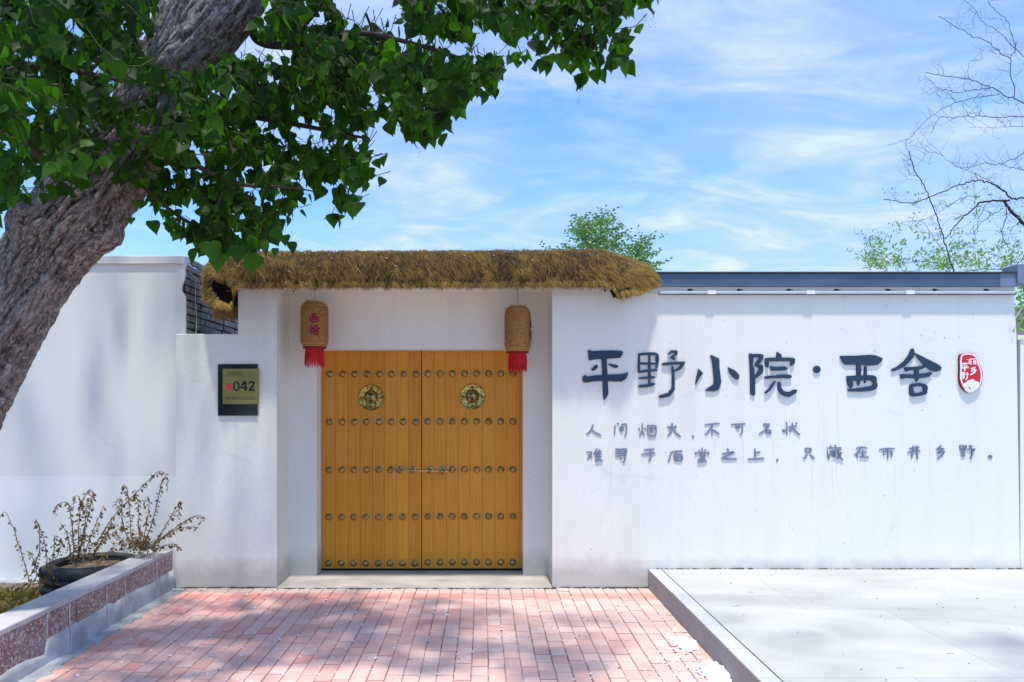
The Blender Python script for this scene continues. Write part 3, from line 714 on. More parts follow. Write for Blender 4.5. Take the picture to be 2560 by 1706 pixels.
def textobj(s, size, parent, name, mat, x, z, Y, bold=0):
    cu = bpy.data.curves.new(name, 'FONT'); cu.body = s; cu.size = size; cu.offset = bold; cu.extrude = .0002
    ob = bpy.data.objects.new(name, cu); COL.objects.link(ob); bpy.context.view_layer.update()
    me = bpy.data.meshes.new_from_object(ob.evaluated_get(bpy.context.evaluated_depsgraph_get())); bpy.data.objects.remove(ob)
    me.materials.clear(); me.materials.append(mat)
    o = link_mesh(name, me, parent); o.rotation_euler = (R(90), 0, 0); o.location = Vector((x, Y, z))-wloc(parent); return o
p_ = q(385, 1018); textobj('朝阳名镇特色产业综合示范区', .0195, gp, 'small_print', M_INKS, p_.x, p_.z, yy_)
p_ = q(395, 482); textobj('平野小院  西舍', .0205, gp, 'small_print', M_INKS, p_.x, p_.z, yy_)

# ------------------------------------------------------------------ raised characters
YF = YW-.024
def za_(ox, oy, sc): return lambda p, Y: P(ox+p[0]/sc, oy+p[1]/sc, Y)
def character(nm, label, group, origin, items, mats, thick=.012, w=30, cat='character'):
    ox, oy, sc = origin; place0 = za_(ox, oy, sc); b = MB(); Yf = YW-thick
    def place(p, Y):
        v = place0(p, Yf); v.y = Y; return v
    for i, it in enumerate(items):
        y0 = Yf-.0006*i
        if it[0] == 'p': prism(b, it[1], place, y0, YW-.0005)
        elif it[0] == 'o': ringpoly(b, *it[1], place, y0, YW-.0005)
        else:
            ww = it[1] if it[1] else w; ribbon(b, it[2], ww, place, y0, YW-.0005)
    o = b.obj(nm, mats); return tag(o, label, cat, group)
O1 = (1430, 840, 4.128); O2 = (1990, 840, 4.128)
GB = 'large navy characters on the white wall'
NV = [M_NAVY, M_NAVYS]
def S(w, *pts): return ('s', w, list(pts))
def PL(*pts): return ('p', list(pts))
character('wall_character', 'large navy character 平, leftmost of the big row', GB, O1, [
 PL((165,150),(190,146),(200,158),(300,152),(420,150),(515,155),(530,172),(518,190),(525,195),(500,212),(515,218),(490,228),(360,236),(250,242),(205,248),(185,256),(172,240)),
 PL((305,232),(358,232),(362,320),(370,450),(376,600),(358,635),(333,662),(322,620),(318,500),(312,350)),
 PL((200,345),(235,305),(262,296),(266,325),(245,350),(212,362)), PL((372,290),(400,288),(470,305),(478,320),(455,334),(410,318)),
 PL((110,425),(135,403),(155,420),(230,408),(320,404),(400,398),(500,396),(560,385),(576,374),(578,405),(560,440),(515,472),(420,470),(330,466),(230,470),(160,482),(125,482),(108,462))], NV)
character('wall_character', 'large navy character 野, second of the big row', GB, O1, [
 S([22,24],(694,188),(691,378)), S([26,30,30],(690,192),(780,184),(860,186),(888,204)), S([34,36,18],(880,196),(882,260),(872,335)), S(27,(800,192),(800,508)),
 S([30,26],(705,285),(862,287)), S([28,24],(695,374),(760,362),(876,354)), S([22,28],(692,438),(852,428)), S([30,32],(690,522),(770,516),(850,496)),
 S([14,26,26,20,20],(990,190),(1030,162),(1078,162),(1078,190),(1040,212)), S([20,26],(1020,220),(1062,240)), S([34,26,30],(938,292),(1040,286),(1162,276)), S([34,20],(1150,280),(1115,335),(1060,364)),
 S([22,26,34,40,34],(1038,318),(1046,440),(1044,550),(1000,606),(905,630))], NV)
character('wall_character', 'large navy character 小, third of the big row', GB, O1, [
 PL((1305,338),(1355,385),(1320,430),(1278,505),(1275,480),(1285,420),(1298,370)),
 PL((1428,205),(1440,197),(1520,235),(1523,330),(1542,480),(1515,555),(1470,575),(1385,570),(1380,555),(1410,535),(1462,500),(1465,440),(1455,320),(1445,240)),
 PL((1610,322),(1680,355),(1728,405),(1725,440),(1700,452),(1660,425),(1625,375))], NV)
character('wall_character', 'large navy character 院, fourth of the big row', GB, O1, [
 PL((1828,182),(1860,186),(1874,215),(1870,300),(1882,340),(1892,450),(1892,600),(1877,620),(1842,600),(1840,450),(1836,300)),
 S([38,40],(1850,204),(1970,206)), S([44,30],(1962,212),(1935,262),(1893,304)), S([26,44,46,30],(1900,306),(1955,318),(1950,368),(1888,432)),
 PL((2115,165),(2160,190),(2165,228),(2108,228)), S(40,(1998,246),(2150,242),(2292,244)), S([38,34],(2012,242),(2014,320)), S([38,38,24],(2284,246),(2280,275),(2262,304)),
 PL((2045,315),(2120,322),(2190,315),(2232,335),(2200,358),(2100,360),(2055,360)), S([32,28,40,40],(1995,430),(2080,424),(2180,417),(2258,420)),
 S([16,24,22],(2095,470),(2040,552),(1995,590)), S([26,36,44,48,40],(2138,480),(2142,545),(2172,588),(2235,608),(2312,566))], NV)
character('wall_dot', 'round navy dot between the fourth and fifth big characters', GB, O2, [PL(*[(218+38*math.cos(i/20*6.283), 347+38*math.sin(i/20*6.283)) for i in range(20)])], NV, cat='dot')
character('wall_character', 'large navy character 西, right after the round dot', GB, O2, [
 PL((455,210),(480,205),(600,205),(760,196),(820,200),(898,232),(885,262),(845,300),(760,308),(640,298),(510,298),(480,265)),
 PL((625,295),(675,300),(672,420),(665,480),(650,518),(635,500),(628,420)), PL((710,312),(728,312),(734,400),(720,490),(708,490),(700,400)),
 PL((525,415),(640,408),(760,405),(800,408),(832,425),(835,480),(845,515),(825,550),(770,570),(690,577),(550,575),(530,555),(570,545),(700,530),(790,515),(800,490),(775,460),(680,462),(590,466),(587,525),(565,542),(540,515),(527,460))], NV)
character('wall_character', 'large navy character 舍, the big one beside the red seal', GB, O2, [
 S([46,52,48,36,26],(1206,142),(1192,205),(1130,280),(1060,330),(992,358)), PL((1222,172),(1330,225),(1470,295),(1505,325),(1495,355),(1450,370),(1395,360),(1330,310),(1270,245)),
 PL((1115,325),(1200,320),(1320,308),(1340,322),(1290,348),(1180,357),(1135,370)), PL((1225,340),(1270,340),(1268,450),(1245,475),(1230,440)),
 PL((1075,400),(1090,393),(1200,398),(1300,390),(1395,375),(1408,388),(1370,425),(1270,440),(1140,435),(1090,445)),
 S([40,44],(1188,515),(1198,612)), S([34,34],(1186,514),(1270,502),(1338,514)), S([44,40],(1336,512),(1336,582)), S([34,32],(1198,612),(1280,603),(1345,584))], NV)
LV = [M_LAV, M_LAVS]; A = (1440, 1040, 7.843); B_ = (1720, 1040, 7.843); C_ = (2000, 1090, 8.404); D_ = (2240, 1090, 8.404)
G1 = 'small grey blue characters of the upper line'; G2 = 'small grey blue characters of the lower line'
TH = .0055
def sc(items, w): return [S(w, *it) for it in items]
small = [
 ('人', 'first of the upper small line', G1, A, 34, [[(335,175),(310,260),(270,320),(210,365)], [(315,280),(390,340),(490,385)]]),
 ('间', 'second of the upper small line', G1, A, 28, [[(805,150),(838,155)],[(768,190),(755,375)],[(890,168),(985,158),(992,250),(985,340),(962,405)],[(862,215),(868,290),(900,300),(925,282),(925,218),(878,214)],[(868,255),(925,252)]]),
 ('烟', 'third of the upper small line', G1, A, 27, [[(1232,240),(1245,290)],[(1340,238),(1372,262)],[(1300,150),(1302,270),(1250,400)],[(1305,300),(1338,380)],[(1402,185),(1412,370),(1440,398),(1545,400),(1572,330),(1566,200),(1540,188),(1420,190)],[(1440,258),(1535,252)],[(1485,215),(1475,280),(1445,335)],[(1485,280),(1515,325)]]),
 ('火', 'fourth of the upper small line', G1, A, 34, [[(1885,140),(1890,220),(1855,340),(1800,400)],[(1888,235),(1960,340),(2050,405)],[(1800,215),(1840,238),(1868,212)],[(1965,195),(1952,235),(1915,225)]]),
 ('，', 'comma of the upper small line', G1, A, 38, [[(2300,390),(2292,428)]]),
 ('不', 'fifth of the upper small line', G1, B_, 32, [[(335,175),(470,162),(615,150)],[(482,165),(470,220),(400,310),(340,370)],[(482,260),(472,380)],[(505,275),(560,320),(612,358)]]),
 ('可', 'sixth of the upper small line', G1, B_, 30, [[(850,172),(980,165),(1125,155)],[(1060,170),(1066,280),(1060,340),(1025,368)],[(946,205),(948,242),(1000,246),(1006,205),(950,203)]]),
 ('名', 'seventh of the upper small line', G1, B_, 28, [[(1500,150),(1480,192)],[(1497,153),(1600,165),(1560,230),(1490,300),(1400,360)],[(1512,190),(1555,222)],[(1536,285),(1538,342),(1620,346),(1626,287),(1540,280)]]),
 ('状', 'last of the upper small line', G1, B_, 30, [[(1935,120),(1942,370)],[(1860,270),(1872,310),(1928,272)],[(2052,140),(2042,230),(2000,310)],[(1975,222),(2130,200)],[(2062,240),(2110,305),(2195,368)],[(2118,140),(2138,152)]]),
 ('难', 'first of the lower small line', G2, A, 26, [[(200,710),(315,710),(290,780),(225,850)],[(240,768),(312,830)],[(412,640),(375,715),(345,750)],[(392,700),(392,915)],[(450,652),(462,690)],[(400,708),(502,700)],[(400,757),(496,750)],[(400,807),(492,800)],[(400,882),(522,872)],[(446,700),(446,875)]]),
 ('寻', 'second of the lower small line', G2, A, 26, [[(775,652),(880,656),(990,646),(992,722)],[(780,696),(975,690)],[(775,737),(985,732)],[(775,797),(990,765)],[(962,692),(960,880),(915,912)],[(868,818),(888,850)]]),
 ('于', 'third of the lower small line', G2, A, 34, [[(1340,670),(1430,665),(1528,655)],[(1292,757),(1400,750),(1548,732)],[(1467,670),(1470,820),(1430,882)]]),
 ('庙', 'fourth of the lower small line', G2, A, 30, [[(1872,712),(1960,698),(2085,690)],[(1868,715),(1850,800),(1812,900)],[(1972,712),(1972,752)],[(1925,772),(1928,858),(1960,882),(2060,882),(2084,850),(2084,782),(2050,758),(1935,768)],[(1922,822),(2080,816)],[(1984,762),(1988,880)]]),
 ('堂', 'fifth of the lower small line', G2, B_, 25, [[(222,660),(222,698)],[(280,625),(280,710)],[(348,660),(330,688)],[(152,715),(150,765)],[(155,727),(280,717),(410,722),(398,758)],[(246,750),(248,800),(330,802),(332,752),(250,747)],[(200,852),(345,842)],[(282,815),(285,890)],[(192,907),(368,892)]]),
 ('之', 'sixth of the lower small line', G2, B_, 34, [[(768,650),(802,672)],[(680,747),(800,722),(905,708),(780,780),(662,840)],[(672,842),(800,852),(955,842)]]),
 ('上', 'seventh of the lower small line', G2, B_, 34, [[(1312,640),(1322,830)],[(1335,722),(1415,712)],[(1180,852),(1330,847),(1490,832)]]),
 ('，', 'comma of the lower small line', G2, B_, 36, [[(1760,848),(1746,892)]]),
 ('只', 'first after the comma of the lower line', G2, C_, 34, [[(112,270),(128,345),(218,345),(240,272),(120,264)],[(150,392),(122,440),(82,480)],[(222,402),(260,440),(302,475)]]),
 ('藏', 'second after the comma of the lower line', G2, C_, 21, [[(570,257),(740,247),(880,250)],[(650,200),(650,270)],[(747,190),(747,268)],[(580,310),(584,400),(632,396)],[(640,332),(630,430),(600,490)],[(582,392),(575,440)],[(645,322),(780,305),(862,285)],[(682,328),(676,440)],[(712,340),(708,442),(780,442)],[(715,382),(772,376)],[(745,335),(742,440)],[(792,290),(830,420),(900,512)],[(872,350),(832,432),(788,480)]]),
 ('在', 'third after the comma of the lower line', G2, C_, 28, [[(1190,262),(1300,242),(1412,252)],[(1300,220),(1232,330),(1150,410)],[(1212,372),(1206,470)],[(1260,352),(1400,342)],[(1322,300),(1330,442)],[(1260,442),(1350,452),(1442,446)]]),
 ('市', 'fourth after the comma of the lower line', G2, C_, 28, [[(1672,292),(1800,268),(1992,266)],[(1758,330),(1762,412)],[(1762,328),(1925,322),(1936,400),(1910,440)],[(1848,270),(1848,490)]]),
 ('井', 'fifth after the comma of the lower line', G2, D_, 32, [[(288,267),(490,242)],[(252,347),(508,312)],[(362,210),(357,350),(328,470)],[(440,205),(447,350),(452,490)]]),
 ('乡', 'sixth after the comma of the lower line', G2, D_, 32, [[(958,207),(852,292),(1008,262),(872,372),(1030,322),(960,420),(872,480)]]),
 ('野', 'last of the lower line', G2, D_, 25, [[(1342,200),(1352,280),(1382,320),(1450,312),(1490,212),(1352,202)],[(1372,262),(1470,257)],[(1422,205),(1417,440)],[(1362,362),(1462,352)],[(1377,422),(1460,412)],[(1540,212),(1600,212),(1562,250)],[(1500,282),(1658,277),(1632,320)],[(1592,290),(1600,400),(1562,480)]]),
]
for ch, pos_, grp, org, w, st in small:
    isc = ch == '，'
    character('wall_comma' if isc else 'wall_character', ('small grey blue comma, '+pos_.replace('comma', 'the one')) if isc else 'small grey blue character '+ch+', '+pos_, grp, org, sc(st, [w*.8, w*1.02, w*.92]), LV, TH, cat='comma' if isc else 'character')
character('wall_full_stop', 'small ring shaped full stop at the right end of the lower line', G2, D_, [('o', (1985, 440, 42, 42, 28, 28))], LV, TH, cat='full stop')
# drip stains under letters: thin dirt runs (their own shape)
b = MB()
for i in range(16):
    x = random.uniform(.95, 4.1); z = H+(CY-random.choice((985, 1095, 1155)))/288.5-random.uniform(0, .03); l = random.uniform(.06, .5); w = random.uniform(.0008, .002)
    b.add([(x-w, YW-.0008, z), (x+w, YW-.0008, z), (x+w*.3, YW-.0008, z-l), (x-w*.3, YW-.0008, z-l)], [(0, 1, 2, 3)])
tag(b.obj('drip_stains', plain('drip', (.62, .59, .53), .9)), kind='stuff')

# red seal
sl = empty('seal_emblem', (4.2, YW-.02, 1.9), 'oval red and white seal emblem at the right end of the big characters', 'emblem')
SO = (2360, 860, 11.2); spl = za_(*SO); YS = YW-.021
def sp_(p, Y): v = spl(p, YS); v.y = Y; return v
out = [(450,300),(560,262),(700,250),(820,272),(920,350),(970,450),(982,540),(1040,660),(1085,790),(1080,900),(1075,1050),(1050,1150),(980,1240),(860,1300),(750,1380),(650,1360),(570,1300),(500,1220),(455,1110),(435,990),(425,870),(440,740),(435,600),(430,420)]
b = MB(); prism(b, out, sp_, YS, YW-.0005, 0, 1); b.obj('plaque_body', [M_REDP, plain('dark_red_edge', (.16, .01, .015), .6)], sl)
b = MB(); y1 = YS-.0012
bd = [(480,620),(470,480),(490,340),(560,292),(700,280),(820,305),(905,380),(945,480),(955,560),(1010,680),(1045,810),(1045,920),(1035,1040),(1010,1140)]
ribbon(b, bd, 40, sp_, y1, YS, 0, 0); ribbon(b, [(478,600),(470,800),(470,980),(520,1120),(580,1240)], 40, sp_, y1-.0003, YS, 0, 0); b.obj('border', M_WHITE, sl)
b = MB()
for i, (w, st) in enumerate([
 (38, [(490,560),(570,550),(650,548)]), (38, [(480,680),(590,672),(680,660)]), (40, [(572,560),(580,760)]), (26, [(500,605),(520,640)]), (26, [(640,590),(615,640)]),
 (34, [(495,815),(570,805)]), (30, [(500,820),(500,880)]), (30, [(572,810),(560,960)]), (26, [(500,870),(575,865)]), (26, [(500,920),(560,915)]), (34, [(495,965),(560,960)]), (30, [(530,815),(530,960)]), (28, [(600,850),(690,850)]), (28, [(645,800),(650,960),(600,1010)]),
 (30, [(700,440),(790,425)]), (28, [(715,440),(690,560)]), (24, [(735,490),(770,485)]), (24, [(745,490),(740,570),(780,570)]), (26, [(800,430),(910,415)]), (26, [(825,470),(830,570)]), (26, [(885,460),(890,590)]), (24, [(830,480),(885,475)]), (24, [(830,520),(885,518)]), (24, [(835,560),(885,560)]), (26, [(645,440),(660,440)]),
 (40, [(870,660),(760,700),(860,720),(760,770)]), (44, [(890,720),(850,800),(740,870)])]):
    ribbon(b, st, w, sp_, y1-.0002*(i % 9)-.0002, YS, 0, 0)
b.obj('seal_characters', M_WHITE, sl)
b = MB()
for i, (cx, cy, r) in enumerate([(610,1160,70),(660,1250,90),(700,1100,80),(790,1080,90),(870,1110,70),(930,1120,60),(940,1180,60),(860,1210,90),(760,1200,100),(700,1300,70),(770,1290,70)]):
    prism(b, [(cx+r*math.cos(k/12*6.283)*(1+.08*math.sin(k*3+i)), cy+r*math.sin(k/12*6.283)) for k in range(12)], sp_, YS-.0012-.0003*i, YS, 0, 0)
b.obj('lotus_flower', M_WHITE, sl)
b = MB(); prism(b, [(675, 1195), (725, 1230), (745, 1275), (690, 1250)], sp_, YS-.0055, YS-.005, 0, 0); b.obj('lotus_gap', M_REDP, sl)

# ------------------------------------------------------------------ lanterns
def lantern(x, Y, zt, zb, rr, rot, label, ttilt):
    e = empty('lantern', (x, Y, zt), label, 'lantern', 'hanging bamboo lanterns in the gate recess')
    hh = zt-zb
    def prof(t):                # t 0 bottom..1 top
        s_ = min(1, (t/.15))**.5 if t < .15 else (min(1, ((1-t)/.15))**.5 if t > .85 else 1)
        return rr*(.58+.42*s_)*(1-.02*t)
    b = MB(); K = 24; b.lathe([(prof(i/K)*.965, zb+hh*i/K) for i in range(K+1)], (x, Y, 0), 40); b.obj('inner_shell', M_CORE, e, True)
    b = MB()                      # woven strips, two directions
    ns = 44
    for d in (-1, 1):
        for k in range(ns):
            a0 = k/ns*6.283; pts = []
            for i in range(19):
                t = i/18; a = a0+d*t*1.9; r = prof(t)*(1+ (.004 if (i+k) % 2 else -.004)); pts.append((x+r*math.cos(a), Y+r*math.sin(a), zb+hh*t))
            vs = []; w = .0015
            for i, p in enumerate(pts):
                a = a0+d*(i/18)*1.9; tx, ty_ = -math.sin(a)*w, math.cos(a)*w; vs += [(p[0]-tx, p[1]-ty_, p[2]), (p[0]+tx, p[1]+ty_, p[2])]
            for i in range(18):
                b.add([vs[2*i], vs[2*i+1], vs[2*i+3], vs[2*i+2]], [(0, 1, 2, 3)], random.uniform(.2, 1))
    for zz, n2 in ((.045, 2), (.09, 2), (.90, 2), (.95, 2)):
        for j in range(n2):
            t = zz+j*.008; b.torus((x, Y, zb+hh*t), prof(t)*1.01, .0028, 40, 5, 'z', None, .6)
    b.obj('woven_strips', M_WEAVE, e)
    b = MB(); b.lathe([(rr*.60, zt-.004), (rr*.64, zt+.001), (rr*.64, zt+.012), (rr*.56, zt+.014), (rr*.54, zt-.01)], (x, Y, 0), 32); b.obj('rim', M_CREAM, e, True)
    b = MB(); b.torus((x, Y, zb+.008), prof(.03)*1.02, .007, 40, 6, 'z'); b.obj('red_band', plain('lantern_red', (.25, .01, .015), .6), e, True)
    # print
    b = MB(); sc_ = .0010
    def wrap(p, Yd):
        u = (p[0]-50)*sc_; zz = zb+hh*.5+(100-p[1])*sc_*1.02; a = -math.pi/2+rot+u/rr; r = prof(max(0, min(1, (zz-zb)/hh)))*1.012+Yd; return Vector((x+r*math.cos(a), Y+r*math.sin(a), zz))
    st = [(13, [(28,22),(50,18),(74,14)]), (12, [(48,20),(46,45),(42,52)]), (12, [(58,18),(58,48)]), (14, [(16,46),(50,42),(90,44)]), (14, [(18,46),(24,84)]), (14, [(88,46),(82,84)]), (12, [(24,84),(54,82),(84,82)]), (10, [(30,64),(78,62)]), (10,[(42,46),(40,64)]),(10,[(64,46),(66,62)]),
          (12, [(10,140),(46,132)]), (13, [(28,112),(30,175),(22,190)]), (12, [(8,166),(44,152)]), (13, [(66,112),(56,132),(40,146)]), (14, [(66,112),(82,132),(104,146)]), (11, [(52,144),(86,142)]), (11, [(50,156),(88,154)]), (11,[(68,144),(68,164)]), (12, [(50,166),(54,194)]), (12, [(86,166),(82,194)]), (12, [(50,166),(88,166)]), (12, [(54,192),(84,192)])]
    for i, (w, s_) in enumerate(st): ribbon(b, s_, w, wrap, .0014+.0004*(i % 7), .0, 0, 0)
    b.obj('red_characters', M_MAROON, e)
    b = MB(); b.tube([(x, Y, zt), (x+.003, Y, zt+.03), (x-.001, Y, ZS-.004)], .0016, 5); b.lathe([(.006, 0), (.006, .01), (.001, .012)], (x, Y, ZS-.014), 8); b.obj('hanging_wire', M_DARK, e)
    # tassel
    b = MB(); rt = rr*.66
    for k in range(150):
        a = k/150*6.283+random.uniform(-.02, .02); l = random.uniform(.125, .165); rj = rt*random.uniform(.93, 1.05); z0 = zb-.006+ttilt*math.cos(a)*rt
        p0 = Vector((x+rj*.92*math.cos(a), Y+rj*.92*math.sin(a), z0)); p1 = p0+Vector((rj*.07*math.cos(a), rj*.07*math.sin(a), -l*.4)); p2 = p0+Vector((rj*.07*math.cos(a)+random.uniform(-.006, .006), rj*.07*math.sin(a), -l))
        b.tube([p0, p1, p2], [.0026, .0030, .0014], 4, random.random(), 0, False)
    for j in range(3): 
        n = 36; b.tube([(x+rt*.95*math.cos(i/n*6.283), Y+rt*.95*math.sin(i/n*6.283), zb-.006-j*.006+ttilt*math.cos(i/n*6.283)*rt) for i in range(n+1)], .0042, 5, .5, 0, False)
    b.obj('tassel', M_TASS, e)
    b = MB(); b.lathe([(rr*.5, 0), (rr*.62, -.008), (rr*.58, -.016), (rr*.2, -.018)], (x, Y, zb+.004), 24); b.obj('base_ring', M_DARK, e)
lantern(-1.495, 6.40, 2.500, 2.085, .1255, .18, 'left bamboo lantern with two red characters facing out and an even red fringe', 0.0)
lantern(.310, 6.40, 2.462, 2.045, .120, 1.38, 'right bamboo lantern with its red characters turned aside and a tilted red fringe', -.0)
# ------------------------------------------------------------------ thatched cap on the gate
th = empty('thatch_roof', (-.5, 6.3, 2.6), 'long shaggy brown straw cap lying along the top of the gate', 'thatch')
def ipol(x, xs, ys): return float(np.interp(x, xs, ys))
def dz(py, Y=6.15): return H+(CY-py*D)*Y/F
def dxx(px, Y=6.15): return (px*D-CX)*Y/F
TX = [dxx(v) for v in (466, 474, 490, 520, 560, 700, 1000, 1300, 1380, 1428, 1468, 1496, 1512)]
TZ = [dz(v, 6.28) for v in (640, 606, 592, 586, 583, 583, 582, 580, 579, 590, 605, 622, 640)]
BX = [dxx(v) for v in (466, 480, 500, 543, 552, 560, 800, 1100, 1300, 1398, 1404, 1412, 1460, 1500, 1522)]
BZ = [dz(v) for v in (678, 696, 706, 714, 672, 664, 664, 663, 663, 662, 676, 690, 678, 658, 646)]
def hood(x, v):
    """v 0 front bottom .. 1 ridge .. 2 back bottom"""
    zt, zb = ipol(x, TX, TZ), ipol(x, BX, BZ)
    en = min(1, max(0, (x-TX[0])/.16))**.5 * min(1, max(0, (TX[-1]-x)/.30))**.5
    dep = .05+.21*en
    if v <= 1:
        t = math.sin(v*math.pi/2); y = 6.30-dep*math.cos(v*math.pi/2)**.8; z = zb+(zt-zb)*t
        y -= .015*math.sin(v*math.pi)
    else:
        w = v-1; y = 6.30+(.05+.45*en)*math.sin(w*math.pi/2); z = zt-(zt-min(zb, 2.56))*(1-math.cos(w*math.pi/2))
    return Vector((x, y, z))
hole = [(486,642),(505,646),(535,658),(548,672),(547,690),(536,700),(520,692),(500,668)]
gap2 = [(1402,672),(1420,662),(1440,657),(1449,660),(1430,668),(1412,673),(1406,682)]
def inpoly(x, y, poly):
    c = False; j = len(poly)-1
    for i in range(len(poly)):
        xi, yi = poly[i]; xj, yj = poly[j]
        if (yi > y) != (yj > y) and x < (xj-xi)*(y-yi)/(yj-yi)+xi: c = not c
        j = i
    return c
HOLE = [(dxx(a), dz(c, 6.08)) for a, c in hole]; GAP = [(dxx(a), dz(c, 6.08)) for a, c in gap2]
nx, nv = 260, 36; V = []; Fc = []
for i in range(nx+1):
    x = TX[0]+.01+(TX[-1]-TX[0]-.02)*i/nx
    for j in range(nv+1):
        p = hood(x, 2*j/nv); n_ = noise.noise(p*7)*.014+noise.noise(p*22)*.006; p = p+Vector((0, -1 if j < nv/2 else 1, .3))*n_*.8; V.append(p)
for i in range(nx):
    for j in range(nv):
        a = i*(nv+1)+j; c0 = (V[a]+V[a+nv+2])*.5
        if j < nv/2 and (inpoly(c0.x, c0.z, HOLE)): continue
        Fc.append((a, a+nv+1, a+nv+2, a+1))
V = [Vector(v)+Vector((0, .012 if i % (nv+1) < nv/2 else 0, -.004)) for i, v in enumerate(V)]
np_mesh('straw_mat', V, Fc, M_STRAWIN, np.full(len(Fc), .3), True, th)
b = MB(); b.box(TX[0]+.035, dxx(550), 6.25, 6.27, dz(700), dz(610)-.02); prism(b, [(dxx(1400), dz(668)), (dxx(1450), dz(655)), (dxx(1440), dz(672)), (dxx(1409), dz(686))], lambda p, y: Vector((p[0], y, p[1])), 6.12, 6.14, 0, 0); tag(b.obj('hollow_shade', M_DARK, th), kind='stuff')  # near-black sheet and wedge painting the shade inside the straw hollows
vs = []; tn = []
rnd = random.Random(3)
def strand(p, d, l, w, tone, side=None):
    d = d.normalized(); s = d.cross(Vector((rnd.uniform(-.4, .4), -1, rnd.uniform(-.2, .5)))).normalized()*w
    q1 = p+d*l*.5+Vector((rnd.uniform(-1, 1), rnd.uniform(-1, .3), rnd.uniform(-.2, .4)))*l*.10; q2 = q1+(d+Vector((rnd.uniform(-.3, .3), rnd.uniform(-.2, .2), -.30))).normalized()*l*.5
    vs.extend([p-s, p+s, q1+s*.8, q1-s*.8, q1-s*.8, q1+s*.8, q2+s*.25, q2-s*.25]); tn.extend([tone, tone])
for i in range(62000):
    u = rnd.random(); x = TX[0]+(TX[-1]-TX[0])*u
    endl = max(0, 1-(x-TX[0])/.55); endr = max(0, 1-(TX[-1]-x)/.55)
    v = rnd.random()**.9*1.18
    if rnd.random() < .10: v = rnd.random()*.08
    p = hood(x, v)+Vector((0, -.012*noise.noise(Vector((x*17, v*6, 4)))-.010, .01*noise.noise(Vector((x*13, v*7, 8))))); nn = Vector((0, -1, .0)) if v < .3 else (Vector((0, -.7, .7)) if v < .8 else Vector((0, -.2, 1)))
    clump = noise.noise(Vector((x*5.5+v*1.2, v*2.2, 0))); c2 = noise.noise(Vector((x*17, v*6, 4)))
    if inpoly(p.x, p.z, HOLE) or inpoly(p.x, p.z, GAP): continue
    tx = .9*clump+.6*c2+.30
    d = Vector((tx, -.28*(1-v*.5)+(.25*c2), -1+.35*v))
    if endr > 0: d = d*(1-endr*.75)+Vector((1.4, -.25, -.42-.8*(1-v)*(x < TX[-1]-.3)))*endr*.85
    if endl > 0: d = d*(1-endl*.7)+Vector((-.9+rnd.uniform(-.8, .9), -.6, -.6+rnd.uniform(-.4, .7)))*endl*.7
    if v < .1: d = d+Vector((rnd.uniform(-.4, .4), 0, -.1))
    d = d+Vector((rnd.gauss(0, .26), rnd.gauss(0, .16), rnd.gauss(0, .16)))
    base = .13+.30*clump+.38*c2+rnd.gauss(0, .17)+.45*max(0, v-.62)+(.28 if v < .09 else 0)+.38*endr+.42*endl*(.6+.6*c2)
    off = rnd.uniform(-.012, .020)
    l = rnd.uniform(.035, .070)*(1.0-.25*(v < .15))
    if inpoly(p.x+d.normalized().x*l, p.z+d.normalized().z*l, HOLE): l *= .35
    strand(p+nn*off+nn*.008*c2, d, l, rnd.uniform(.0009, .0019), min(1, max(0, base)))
for i in range(420):           # longer loose stalks lying across the bundle
    x = rnd.uniform(TX[0]+.25, TX[-1]-.3); v = rnd.uniform(.02, 1.0); p = hood(x, v)+Vector((0, -.030, .012)); strand(p, Vector((rnd.gauss(.35, .6), -.12, rnd.gauss(-.6, .5))), rnd.uniform(.06, .11), rnd.uniform(.0009, .0015), min(1, max(0, rnd.gauss(.5, .2))))
# back side flap fibres hanging below the hollow at the left end
for i in range(3800):
    x = rnd.uniform(TX[0]+.02, dxx(547)); z = rnd.uniform(dz(712), dz(655)); y = 6.38+rnd.uniform(-.06, .05)
    strand(Vector((x, y, z)), Vector((rnd.uniform(-.4, .5), -.15, -1)), rnd.uniform(.05, .10), .0015, min(1, max(0, rnd.gauss(.55, .2))))
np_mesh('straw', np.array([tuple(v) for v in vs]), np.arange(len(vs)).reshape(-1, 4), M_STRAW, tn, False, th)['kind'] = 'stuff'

# ------------------------------------------------------------------ white catkin fluff
def tuft(mb, c, r, flat=.6, n=7):
    c = Vector(c); vs = [c+Vector((0, 0, r*flat))]
    for ring, (rr, hh) in enumerate(((.65, .6), (1.0, .0))):
        for k in range(n):
            a = k/n*6.283+ring*.4; q_ = random.uniform(.65, 1.25)*rr*r; vs.append(c+Vector((q_*math.cos(a), q_*math.sin(a), hh*r*flat*random.uniform(.6, 1.2))))
    fs = [(0, 1+k, 1+(k+1) % n) for k in range(n)]+[(1+k, 1+n+k, 1+n+(k+1) % n, 1+(k+1) % n) for k in range(n)]
    mb.add(vs, fs)
b = MB()
for i in range(1500):
    x = random.uniform(-2.5, 1.42); y = random.uniform(3.3, 6.2)
    if random.random() < .72:
        x = round((x+2.526-.05)/.1003)*.1003-2.526+.05+random.gauss(0, .003)
    if x > 1.42: continue
    dens = .45+.6*noise.noise(Vector((x*1.1, y*1.1, 9)))+(.25 if x < -.2 else 0)
    if random.random() > dens: continue
    r = abs(random.gauss(0, .0042))+.0018
    if random.random() < .02: r = random.uniform(.009, .015)
    tuft(b, (x, y, .001), r, .7)
for cx, cy, s_, n_ in ((1.30, 4.95, .07, 26), (1.25, 4.55, .13, 70), (1.30, 4.25, .16, 60), (-2.0, 4.6, .25, 30), (-1.2, 4.3, .3, 40)):
    for i in range(n_):
        x = random.gauss(cx, s_); y = random.gauss(cy, s_)
        if x < 1.42: tuft(b, (x, y, .001), random.uniform(.004, .011), .7)
